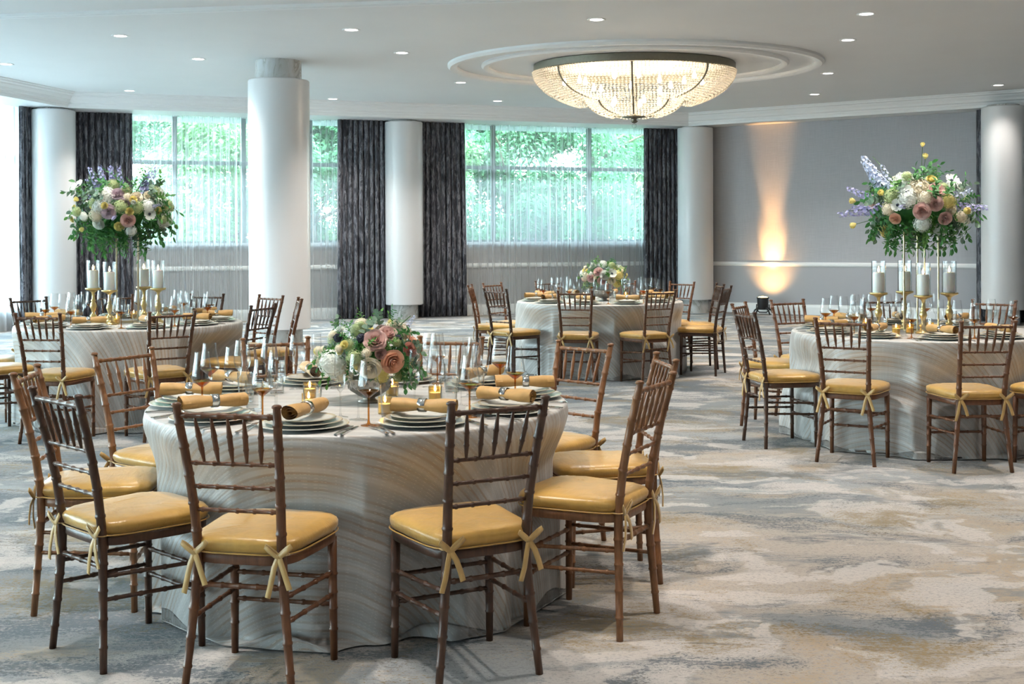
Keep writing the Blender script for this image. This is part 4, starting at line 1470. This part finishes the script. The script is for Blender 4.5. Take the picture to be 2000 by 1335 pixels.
ROSE = [(2, 0.13, 0.52, 0.0, 1.9), (3, 0.26, 0.52, 0.02, 1.25), (4, 0.42, 0.46, 0.05, 0.98), (5, 0.60, 0.36, 0.10, 0.85), (6, 0.76, 0.20, 0.16, 0.75), (6, 0.86, -0.02, 0.16, 0.72)]
RANUN = [(3, 0.15, 0.45, 0, 1.3), (4, 0.3, 0.45, 0, 1.1), (6, 0.45, 0.4, 0.03, 0.8), (7, 0.6, 0.32, 0.05, 0.7), (8, 0.75, 0.2, 0.08, 0.6), (9, 0.9, 0.0, 0.1, 0.55)]
BUD = [(3, 0.26, 0.75, -0.05, 1.2), (4, 0.42, 0.7, -0.05, 1.0), (5, 0.55, 0.55, 0.02, 0.8)]

def puff_mesh(name, m, seed, n, pet=0.21, R0=1.0):
    rnd = random.Random(seed)
    mb = MB()
    for i in range(n):
        z = 1 - 1.55 * (i + 0.5) / n
        a = i * 2.39996
        r = math.sqrt(max(0, 1 - z * z))
        d = Vector((r * cos(a), r * sin(a), z * 0.8))
        c = d * R0 * rnd.uniform(0.80, 1.04)
        u = d.orthogonal().normalized(); w = d.cross(u).normalized()
        ro = rnd.uniform(0, pi)
        for k in range(4):
            b = ro + k * pi / 2
            e = u * cos(b) + w * sin(b); g = w * cos(b) - u * sin(b)
            p = pet * rnd.uniform(0.8, 1.25)
            lift = d * p * rnd.uniform(0.05, 0.4)
            mb.add([c, c + e * p * 0.6 + g * p * 0.45 + lift * 0.6, c + e * p + lift, c + e * p * 0.6 - g * p * 0.45 + lift * 0.6], [(0, 1, 2, 3)])
    # a soft core so that no gap shows through
    mb.lathe([(0.0, -0.6), (0.5, -0.5), (0.74, 0.0), (0.56, 0.42), (0.25, 0.56), (0, 0.6)], 12)
    me = mb.mesh(name, False); me.materials.append(m)
    return me

def anemone_mesh(name, m):
    mb = MB()
    for k in range(9):
        a0 = 2 * pi * k / 9 + (0.2 if k % 2 else 0)
        mb.grid(4, 4, lambda u, v, a0=a0, k=k: ((0.12 + 0.88 * v) * cos(a0 + (u - .5) * 1.0 * sin(pi * (0.2 + .6 * v))), (0.12 + 0.88 * v) * sin(a0 + (u - .5) * 1.0 * sin(pi * (.2 + .6 * v))), 0.05 * (k % 3) + 0.35 * v * v))
    me = mb.mesh(name); me.materials.append(m)
    return me

def spray_mesh(name, m, seed, n=34):
    """a spike of small florets on a stem, length 1 along z"""
    rnd = random.Random(seed)
    mb = MB()
    for i in range(n):
        t = 0.25 + 0.75 * i / n
        a = i * 2.4
        r = 0.085 * (1.15 - t) + 0.025
        d = Vector((cos(a), sin(a), 0.35)).normalized()
        c = Vector((0, 0, t)) + d * r
        u = d.orthogonal().normalized(); w = d.cross(u)
        s = 0.066 * (1.25 - 0.75 * t)
        for k in range(5):
            b = 2 * pi * k / 5
            e = u * cos(b) + w * sin(b); g = w * cos(b) - u * sin(b)
            mb.add([c, c + e * s * .6 + g * s * .4 + d * s * .2, c + e * s + d * s * .3, c + e * s * .6 - g * s * .4 + d * s * .2], [(0, 1, 2, 3)])
    me = mb.mesh(name, False); me.materials.append(m)
    return me

def leafy(mb, base, ax, L, wd, up, bend=0.25):
    """one lance leaf, folded along its midrib"""
    ax = Vector(ax).normalized()
    sd = ax.cross(Vector(up)).normalized()
    nn = sd.cross(ax).normalized()
    base = Vector(base)
    vs, fs = [], []
    for i in range(5):
        t = i / 4
        w = wd * sin(pi * min(1, 0.06 + t * 0.94)) ** 0.8
        p = base + ax * L * t - nn * bend * L * t * t
        vs += [p - sd * w + nn * w * 0.25, p, p + sd * w + nn * w * 0.25]
    for i in range(4):
        for k in range(2):
            fs.append((i * 3 + k, i * 3 + k + 1, i * 3 + 4 + k, i * 3 + 3 + k))
    mb.add(vs, fs)

def sprig_mesh(name, m, seed, pairs=6, leaf=0.30, wd=0.075, droop=0.5, round_=False):
    """a leafy twig of length 1 along z, drooping towards +x"""
    rnd = random.Random(seed)
    mb = MB()
    pts = [Vector((droop * (t ** 2), 0.03 * sin(3 * t), t * (1 - 0.25 * droop * t))) for t in [k / 8 for k in range(9)]]
    mb.tube(pts, [0.012 - 0.001 * k for k in range(9)], 5)
    for i in range(pairs):
        t = 0.25 + 0.72 * i / pairs
        k = min(7, int(t * 8)); p = pts[k].lerp(pts[k + 1], t * 8 - k)
        tg = (pts[k + 1] - pts[k]).normalized()
        for s in (-1, 1):
            a = rnd.uniform(-0.6, 0.6) + (pi / 2 if i % 2 else 0)
            sd = Vector((cos(a), sin(a), 0)) * s
            ax = (tg * 0.55 + sd * 0.8).normalized()
            leafy(mb, p, ax, leaf * rnd.uniform(0.8, 1.1) * (1.1 - 0.35 * t), wd * (1.5 if round_ else 1), tg + Vector((0.1, 0.05, 0.3)))
    leafy(mb, pts[-1], (pts[-1] - pts[-2]), leaf * 0.8, wd, (0.3, 0.9, 0.1))
    me = mb.mesh(name); me.materials.append(m)
    return me

FL = {}
for k, m in (('peach', P_PEACH), ('blush', P_BLUSH), ('mauve', P_MAUVE), ('cream', P_CREAM), ('white', P_WHITE), ('coral', P_CORAL)):
    FL['rose_' + k] = ('rose', rose_mesh('rose', m, len(FL) + 1, ROSE))
for k, m in (('lemon', P_LEMON), ('cream', P_CREAM), ('blush', P_BLUSH), ('white', P_WHITE)):
    FL['ranunculus_' + k] = ('ranunculus', rose_mesh('ranunculus', m, len(FL) + 20, RANUN))
for k, m in (('lemon', P_LEMON), ('white', P_WHITE), ('peach', P_PEACH)):
    FL['bud_' + k] = ('flower_bud', rose_mesh('flower_bud', m, len(FL) + 40, BUD))
for k, m in (('white', P_WHITE), ('lime', P_LIME), ('cream', P_CREAM), ('lemon', P_LEMON)):
    FL['puff_' + k] = ('hydrangea', puff_mesh('hydrangea', m, len(FL) + 60, 170, 0.135))
FL['carnation_cream'] = ('carnation', puff_mesh('carnation', P_CREAM, 77, 110, 0.26, 0.85))
FL['anemone'] = ('anemone', anemone_mesh('anemone', P_WHITE))
FL['thistle'] = ('thistle', puff_mesh('thistle', L_DARK, 78, 70, 0.30, 0.7))
FL['spray_lilac'] = ('delphinium', spray_mesh('delphinium', P_LILAC, 80))
FL['spray_blue'] = ('delphinium', spray_mesh('delphinium', P_BLUE, 81))
SP = {'deep': sprig_mesh('leaf_sprig', L_DEEP, 90, 8, 0.28, 0.062, 0.5), 'mid': sprig_mesh('leaf_sprig', L_MID, 91, 9, 0.24, 0.05, 0.6),
      'euc': sprig_mesh('leaf_sprig', L_GREY, 92, 6, 0.26, 0.075, 0.5, True), 'fine': sprig_mesh('leaf_sprig', L_DEEP, 93, 9, 0.26, 0.032, 0.7)}
mbl = MB(); leafy(mbl, (0, 0, 0), (0.25, 0, 1), 1.0, 0.30, (1, 0, 0.2), 0.35)
BIG = mbl.mesh('large_leaf'); BIG.materials.append(L_DEEP)
mbc = MB(); mbc.lathe([(0, 0.0), (0.2, 0.05), (0.24, 0.14), (0.14, 0.24), (0, 0.27)], 10)
EYE = mbc.mesh('flower_eye'); EYE.materials.append(L_DARK)

def place(me, name, parent, p, d, size, spin=0.0):
    o = link(name, me, parent)
    o.location = p
    o.rotation_mode = 'QUATERNION'
    o.rotation_quaternion = Vector(d).to_track_quat('Z', 'Y') @ Quaternion((0, 0, 1), spin)
    o.scale = (size, size, size)
    return o

def arrangement(name, centre, rad, label, front, fill, sprigs, seed, leaf_k, leaf_top, filler=('puff_white', 'puff_lime', 'puff_cream', 'bud_white', 'ranunculus_lemon')):
    """front: (pixel u, pixel v, flower, radius in m, push) seen in the photograph; fill: flowers for the sides and back"""
    rnd = random.Random(seed)
    C = Vector(centre)
    TOPS = 26 if rad[0] > 0.3 else 16
    t = thing(name, C, label, 'flowers', 'flower arrangements on the tables')
    Rr = Vector(rad)
    mb = MB()
    mb.lathe([(0, -0.62), (0.36, -0.52), (0.5, 0.0), (0.34, 0.42), (0, 0.5)], 16)
    mb.v = [(x * Rr.x, y * Rr.y, z * Rr.z) for x, y, z in mb.v]
    mb.obj('moss_core', L_DEEP, t)
    def put_flower(p, d, key, s, stem=False):
        nm, me = FL[key]
        if stem or key.startswith('spray'):
            e = p if stem and not key.startswith('spray') else p + d * s * 0.55
            m_ = MB()
            m_.tube([e * 0.35 + Vector((0, 0, -0.01)), e * 0.7, e], [0.0028, 0.0026, 0.002], 5)
            m_.obj('flower_stem', STEM, t)
        if key.startswith('spray'):
            lean = Vector((d.x * 1.2, d.y, d.z)) + Vector((rnd.uniform(-.2, .2), 0, rnd.uniform(-.1, .15)))
            place(me, nm, t, p - d * s * 0.35, lean, s, rnd.uniform(0, 6))
            return
        o = place(me, nm, t, p, d, s, rnd.uniform(0, 6))
        if key == 'anemone':
            place(EYE, 'flower_eye', o, (0, 0, 0.0), (0, 0, 1), 1.0)
    taken = []
    cam_p = Vector((0, 0, CAM_H))
    for u, v, key, s, push in front:
        dr = (px(u, v, 10.0) - cam_p).normalized()
        # ray against the ellipsoid
        o = Vector(((cam_p.x - C.x) / Rr.x, (cam_p.y - C.y) / Rr.y, (cam_p.z - C.z) / Rr.z))
        e = Vector((dr.x / Rr.x, dr.y / Rr.y, dr.z / Rr.z))
        A, B, D = e.dot(e), 2 * o.dot(e), o.dot(o) - 1
        q = B * B - 4 * A * D
        k = (-B - math.sqrt(q)) / (2 * A) if q > 0 else -B / (2 * A)
        p = cam_p + dr * k - C
        n = Vector((p.x / Rr.x ** 2, p.y / Rr.y ** 2, p.z / Rr.z ** 2)).normalized()
        if not key.startswith('spray'):
            n = (n - dr * 0.45).normalized()
        p = p - n * s * 0.35 + n * push
        taken.append((p, s))
        put_flower(p, n, key, s, push >= 0.04)
    for i in range(int(len(front) * 2.2)):                # little filler florets between the blooms
        a, z = rnd.uniform(0, 2 * pi), rnd.uniform(-0.35, 0.9)
        r = math.sqrt(1 - z * z)
        d = Vector((r * cos(a), r * sin(a), z))
        p = Vector((d.x * Rr.x, d.y * Rr.y, d.z * Rr.z)) * rnd.uniform(0.92, 1.12)
        if all((p - q).length > 0.95 * w for q, w in taken): put_flower(p, d, rnd.choice(filler), Rr.x * rnd.uniform(0.07, 0.11))
    for i in range(TOPS):                                   # airy twigs that rise above the blooms
        a, z = i * 2.39996 + rnd.uniform(-.3, .3), rnd.uniform(0.15, 0.95)
        r = math.sqrt(1 - z * z)
        d = Vector((r * cos(a), r * sin(a), z))
        p = Vector((d.x * Rr.x, d.y * Rr.y, d.z * Rr.z)) * 0.72
        place(SP[rnd.choice(('fine', 'mid', 'euc', 'deep'))], 'leaf_sprig', t, p, d + Vector((0, 0, 0.15)), Rr.x * rnd.uniform(0.42, 0.62), rnd.uniform(0, 6))
    N = len(fill)
    for i, (key, s) in enumerate(fill):
        z = -0.35 + 1.25 * (i + 0.5) / N
        a = i * 2.39996 + rnd.uniform(-.2, .2)
        a = pi * 0.0 + (a % pi)                       # the half that faces away from the camera
        r = math.sqrt(max(0.05, 1 - min(0.95, z) ** 2))
        d = Vector((r * cos(a), abs(r * sin(a)), z))
        p = Vector((d.x * Rr.x, d.y * Rr.y, d.z * Rr.z)) * 0.95
        put_flower(p, Vector((d.x / Rr.x, d.y / Rr.y, d.z / Rr.z)).normalized(), key, s)
    for i, (key, ln, zmin, zmax) in enumerate(sprigs):
        for _ in range(12):
            z = rnd.uniform(zmin, zmax)
            a = i * 2.39996 + rnd.uniform(-.5, .5)
            r = math.sqrt(max(0.05, 1 - z * z))
            d = Vector((r * cos(a), r * sin(a), z))
            if not (d.y < 0.1 and abs(d.x) < 0.80 and z > leaf_top): break
            if rnd.random() < 0.30: break
        else:
            continue
        ln *= leaf_k * (0.62 if (d.y < 0.1 and abs(d.x) < 0.80 and z > leaf_top) else 1.0)
        p = Vector((d.x * Rr.x, d.y * Rr.y, d.z * Rr.z)) * 0.55
        n = Vector((d.x, d.y, d.z * 0.9 - 0.05)).normalized()
        me = BIG if key == 'big' else SP[key]
        o = place(me, 'large_leaf' if key == 'big' else 'leaf_sprig', t, p, n, ln)
        # let every twig droop downwards: turn its +x side to the ground
        qx = n.to_track_quat('Z', 'Y')
        best = min((k * pi / 6 for k in range(12)), key=lambda s: ((qx @ Quaternion((0, 0, 1), s)) @ Vector((1, 0, 0))).z)
        o.rotation_quaternion = qx @ Quaternion((0, 0, 1), best + rnd.uniform(-.4, .4))
    return t

# nearest table: low roses in an engraved silver bowl
AX, AY = -0.60, 4.98
def silver_bowl(x, y, s, label):
    t = thing('flower_bowl', (x, y, TOP + 0.0005), label, 'bowl', 'silver flower bowls')
    mb = MB(); mb.lathe([(0, 0.0), (0.055 * s, 0.0), (0.058 * s, 0.006 * s), (0.035 * s, 0.014 * s), (0.030 * s, 0.024 * s), (0.055 * s, 0.034 * s), (0.098 * s, 0.062 * s), (0.112 * s, 0.095 * s), (0.108 * s, 0.118 * s), (0.114 * s, 0.124 * s), (0.106 * s, 0.124 * s), (0.10 * s, 0.10 * s), (0.05 * s, 0.045 * s), (0, 0.04 * s)], 32)
    mb.obj('bowl_body', PEWTER, t)
    mb = MB()
    for k in range(18):
        for row, (rr, zz) in enumerate(((0.1085, 0.078), (0.1135, 0.098))):
            a = 2 * pi * (k + 0.5 * row) / 18
            ring = []
            for i in range(17):
                b = 3 * pi * i / 16
                q = 0.010 * (1 - i / 22)
                ring.append(((rr * s + 0.0) * cos(a + q * cos(b) / rr), rr * s * sin(a + q * cos(b) / rr), (zz + q * sin(b)) * s))
            mb.tube(ring, 0.0018 * s, 4)
    mb.obj('scroll_relief', PEWTER, t)
silver_bowl(AX, AY, 0.82, 'engraved silver bowl holding the peach rose bouquet')
arrangement('flower_arrangement', (AX, AY, 0.975), (0.205, 0.185, 0.125), 'low bouquet of peach roses and greenery in silver bowl on nearest table',
  [(733, 663, 'rose_blush', 0.050, 0.02), (760, 645, 'rose_blush', 0.042, 0.0), (768, 707, 'rose_peach', 0.050, 0.02), (722, 720, 'rose_cream', 0.048, 0.02), (790, 642, 'carnation_cream', 0.042, 0.0),
   (806, 682, 'rose_coral', 0.034, 0.0), (646, 712, 'puff_white', 0.060, 0.01), (668, 735, 'puff_cream', 0.045, 0.0), (690, 700, 'puff_lime', 0.036, 0.0), (698, 640, 'puff_lime', 0.032, 0.0), (705, 628, 'puff_cream', 0.030, 0),
   (662, 662, 'thistle', 0.024, 0.02), (705, 658, 'thistle', 0.026, 0.0), (720, 640, 'ranunculus_lemon', 0.022, 0.0), (746, 738, 'puff_lemon', 0.034, 0.0), (700, 715, 'ranunculus_lemon', 0.025, 0.0),
   (782, 738, 'puff_lime', 0.030, 0.0), (660, 640, 'ranunculus_white', 0.026, 0.0), (763, 628, 'bud_lemon', 0.022, 0.0), (798, 625, 'spray_blue', 0.10, 0.0), (778, 660, 'thistle', 0.018, 0.01), (678, 672, 'puff_lime', 0.028, 0),
   (805, 715, 'ranunculus_lemon', 0.020, 0.0), (745, 690, 'ranunculus_blush', 0.026, 0)],
  [('rose_blush', 0.045), ('puff_white', 0.05), ('rose_cream', 0.045), ('ranunculus_lemon', 0.03), ('rose_peach', 0.045), ('puff_lime', 0.04), ('carnation_cream', 0.04), ('rose_blush', 0.042), ('puff_cream', 0.04)],
  [('deep', 0.19, -0.5, 0.8) if i % 3 else ('euc', 0.18, -0.4, 0.7) for i in range(38)] + [('fine', 0.2, -0.2, 0.8)] * 8 + [('mid', 0.18, -.4, .6)] * 10 + [('big', 0.075, -0.6, 0.5)] * 16, 5, 0.72, -0.5)

# farthest table
CX, CY2 = 1.0, 12.95
silver_bowl(CX, CY2, 0.95, 'silver bowl holding the small bouquet on the farthest table')
arrangement('flower_arrangement', (CX - 0.005, CY2, 1.035), (0.235, 0.22, 0.135), 'small low bouquet of blush and yellow flowers on the farthest table',
  [(1168, 528, 'rose_blush', 0.055, 0), (1181, 536, 'ranunculus_white', 0.055, 0), (1196, 533, 'anemone', 0.05, 0), (1210, 537, 'puff_lemon', 0.06, 0), (1207, 556, 'puff_lemon', 0.05, 0), (1142, 540, 'puff_cream', 0.05, 0),
   (1152, 544, 'rose_blush', 0.05, 0), (1175, 550, 'ranunculus_blush', 0.05, 0), (1196, 549, 'rose_cream', 0.05, 0), (1146, 558, 'puff_lime', 0.05, 0), (1177, 513, 'puff_white', 0.05, 0), (1196, 516, 'puff_lime', 0.045, 0), (1136, 532, 'puff_white', 0.04, 0), (1218, 525, 'puff_lime', 0.04, 0)],
  [('rose_blush', 0.05), ('puff_white', 0.06), ('rose_cream', 0.05), ('puff_lemon', 0.05), ('puff_lime', 0.05), ('ranunculus_white', 0.05)],
  [('mid', 0.22, -0.4, 0.8) if i % 2 else ('euc', 0.20, -0.4, 0.8) for i in range(26)] + [('big', 0.08, -0.6, 0.3)] * 8, 6, 0.7, -0.6)

def flower_stand(x, y, h, rz, label):
    t = thing('flower_stand', (x, y, TOP + 0.0005), label, 'stand', 'gold flower stands', rz)
    w = 0.085
    for sx in (-1, 1):
        for sy in (-1, 1):
            MB().box((sx * w, sy * w, h / 2), (0.009, 0.009, h)).obj('leg', STAND_GOLD, t, False)
    mb = MB()
    for z in (0.005, h - 0.005):
        mb.box((0, w, z), (2 * w, 0.009, 0.009)); mb.box((0, -w, z), (2 * w, 0.009, 0.009)); mb.box((w, 0, z), (0.009, 2 * w, 0.009)); mb.box((-w, 0, z), (0.009, 2 * w, 0.009))
    mb.obj('square_frame', STAND_GOLD, t, False)
    MB().box((0, 0, h + 0.003), (2 * w + 0.03, 2 * w + 0.03, 0.006)).obj('top_plate', STAND_GOLD, t, False)

BX, BY = -3.18, 9.84
flower_stand(BX, BY, 0.755, 0.35, 'tall thin gold stand raising the lilac bouquet')
arrangement('flower_arrangement', (BX - 0.04, BY, 1.685), (0.38, 0.34, 0.25), 'tall bouquet with lilac spikes and mauve roses by the left windows',
  [(229, 378, 'rose_mauve', 0.055, 0.02), (245, 392, 'rose_mauve', 0.045, 0), (211, 413, 'rose_mauve', 0.062, 0.02), (250, 430, 'rose_blush', 0.06, 0.03), (203, 380, 'puff_white', 0.09, 0), (193, 402, 'puff_white', 0.07, 0),
   (268, 382, 'rose_cream', 0.05, 0), (246, 371, 'puff_lime', 0.05, 0), (236, 403, 'puff_lime', 0.06, 0), (268, 405, 'puff_lime', 0.055, 0), (253, 413, 'ranunculus_lemon', 0.035, 0.02), (292, 402, 'puff_white', 0.06, 0),
   (294, 380, 'ranunculus_cream', 0.05, 0), (311, 411, 'ranunculus_lemon', 0.035, 0), (328, 400, 'ranunculus_lemon', 0.035, 0), (322, 442, 'ranunculus_cream', 0.04, 0), (233, 445, 'ranunculus_lemon', 0.045, 0), (255, 450, 'puff_white', 0.05, 0.02),
   (166, 442, 'bud_lemon', 0.035, 0.05), (157, 393, 'bud_lemon', 0.035, 0.05), (163, 373, 'anemone', 0.05, 0.08), (186, 420, 'puff_cream', 0.06, 0), (190, 440, 'ranunculus_white', 0.05, 0), (205, 402, 'ranunculus_lemon', 0.03, 0.03),
   (293, 418, 'anemone', 0.05, 0), (184, 395, 'puff_lime', 0.05, 0), (188, 350, 'spray_lilac', 0.30, 0.02), (200, 352, 'spray_lilac', 0.30, 0.03), (213, 349, 'spray_lilac', 0.28, 0.02), (226, 351, 'spray_lilac', 0.28, 0.03), (239, 348, 'spray_lilac', 0.27, 0.02), (290, 349, 'spray_lilac', 0.32, 0.02), (283, 358, 'spray_lilac', 0.28, 0.03), (196, 345, 'spray_blue', 0.26, 0.0),
   (283, 352, 'spray_lilac', 0.2, 0), (296, 402, 'spray_lilac', 0.16, 0.05), (222, 425, 'spray_lilac', 0.14, 0.03), (306, 370, 'puff_lime', 0.05, 0), (220, 358, 'puff_lime', 0.06, 0), (318, 390, 'puff_white', 0.05, 0)],
  [('puff_white', 0.08), ('rose_mauve', 0.06), ('spray_lilac', 0.25), ('rose_cream', 0.05), ('puff_lime', 0.07), ('spray_lilac', 0.25), ('ranunculus_lemon', 0.04), ('rose_blush', 0.06), ('puff_white', 0.07), ('spray_lilac', 0.22), ('puff_lime', 0.06)],
  [('deep', 0.36, -0.85, 0.0) for i in range(34)] + [('fine', 0.40, -0.8, 0.5) for i in range(18)] + [('mid', 0.36, -0.7, 0.9) for i in range(16)] + [('euc', 0.32, -0.8, 0.6)] * 14 + [('big', 0.18, -0.9, -0.3)] * 16, 8, 0.66, -0.42)

DX, DY = 2.955, 8.6
flower_stand(DX, DY, 0.737, 0.25, 'tall thin gold stand raising the white and yellow bouquet')
arrangement('flower_arrangement', (DX - 0.01, DY, 1.66), (0.37, 0.34, 0.24), 'tall bouquet of white, yellow and blush flowers near the grey wall',
  [(1801, 412, 'rose_blush', 0.062, 0.03), (1828, 397, 'rose_blush', 0.055, 0.02), (1847, 427, 'rose_blush', 0.05, 0.02), (1748, 427, 'rose_peach', 0.042, 0.02), (1794, 364, 'carnation_cream', 0.085, 0), (1766, 350, 'puff_white', 0.085, 0), (1772, 385, 'puff_white', 0.075, 0),
   (1830, 370, 'rose_blush', 0.06, 0.02), (1857, 355, 'anemone', 0.05, 0.03), (1772, 376, 'anemone', 0.045, 0.03), (1808, 385, 'puff_cream', 0.06, 0), (1740, 382, 'puff_lime', 0.06, 0), (1703, 392, 'rose_blush', 0.045, 0.02), (1723, 378, 'bud_lemon', 0.04, 0.02),
   (1855, 392, 'puff_lemon', 0.055, 0), (1882, 410, 'bud_lemon', 0.045, 0.04), (1678, 395, 'bud_lemon', 0.04, 0.06), (1678, 433, 'bud_lemon', 0.04, 0.06), (1728, 455, 'puff_lemon', 0.06, 0), (1806, 328, 'bud_lemon', 0.035, 0.10), (1801, 316, 'bud_lemon', 0.028, 0.14),
   (1802, 440, 'puff_white', 0.065, 0), (1835, 452, 'puff_white', 0.05, 0), (1752, 400, 'anemone', 0.045, 0), (1768, 403, 'spray_lilac', 0.14, 0.04), (1772, 350, 'puff_lime', 0.04, 0.04), (1820, 345, 'ranunculus_lemon', 0.04, 0), (1842, 365, 'puff_lime', 0.045, 0),
   (1718, 335, 'spray_blue', 0.36, 0.05), (1706, 345, 'spray_blue', 0.34, 0.05), (1730, 345, 'spray_blue', 0.30, 0), (1742, 360, 'spray_blue', 0.22, 0), (1672, 410, 'spray_lilac', 0.36, 0.02), (1690, 408, 'spray_lilac', 0.30, 0.0), (1890, 400, 'spray_lilac', 0.32, 0.05),
   (1875, 375, 'spray_blue', 0.26, 0.0), (1860, 385, 'spray_lilac', 0.2, 0.0), (1733, 408, 'puff_cream', 0.05, 0), (1880, 425, 'puff_cream', 0.045, 0), (1860, 410, 'ranunculus_cream', 0.04, 0)],
  [('puff_white', 0.08), ('rose_blush', 0.06), ('spray_blue', 0.3), ('rose_cream', 0.05), ('puff_lime', 0.07), ('spray_lilac', 0.3), ('bud_lemon', 0.04), ('rose_blush', 0.06), ('puff_white', 0.07), ('spray_blue', 0.26), ('puff_cream', 0.06)],
  [('deep', 0.34, -0.85, 0.05) for i in range(34)] + [('fine', 0.36, -0.6, 0.8) for i in range(16)] + [('mid', 0.34, -0.8, 0.9) for i in range(18)] + [('euc', 0.32, -0.9, 0.4)] * 14 + [('big', 0.16, -0.9, -0.3)] * 12, 9, 0.66, -0.42)

# pin spots that pick out the tables
for tk in 'ABCD':
    cx, cy = TABLES[tk]
    l = lamp('pin_spot', 'SPOT', (cx - 0.3, cy - 0.6, CEIL - 0.03), PIN_W, NEUTRAL, spot_size=R(50), spot_blend=0.8, shadow_soft_size=0.05)
    aim(l, (cx, cy, 1.0))
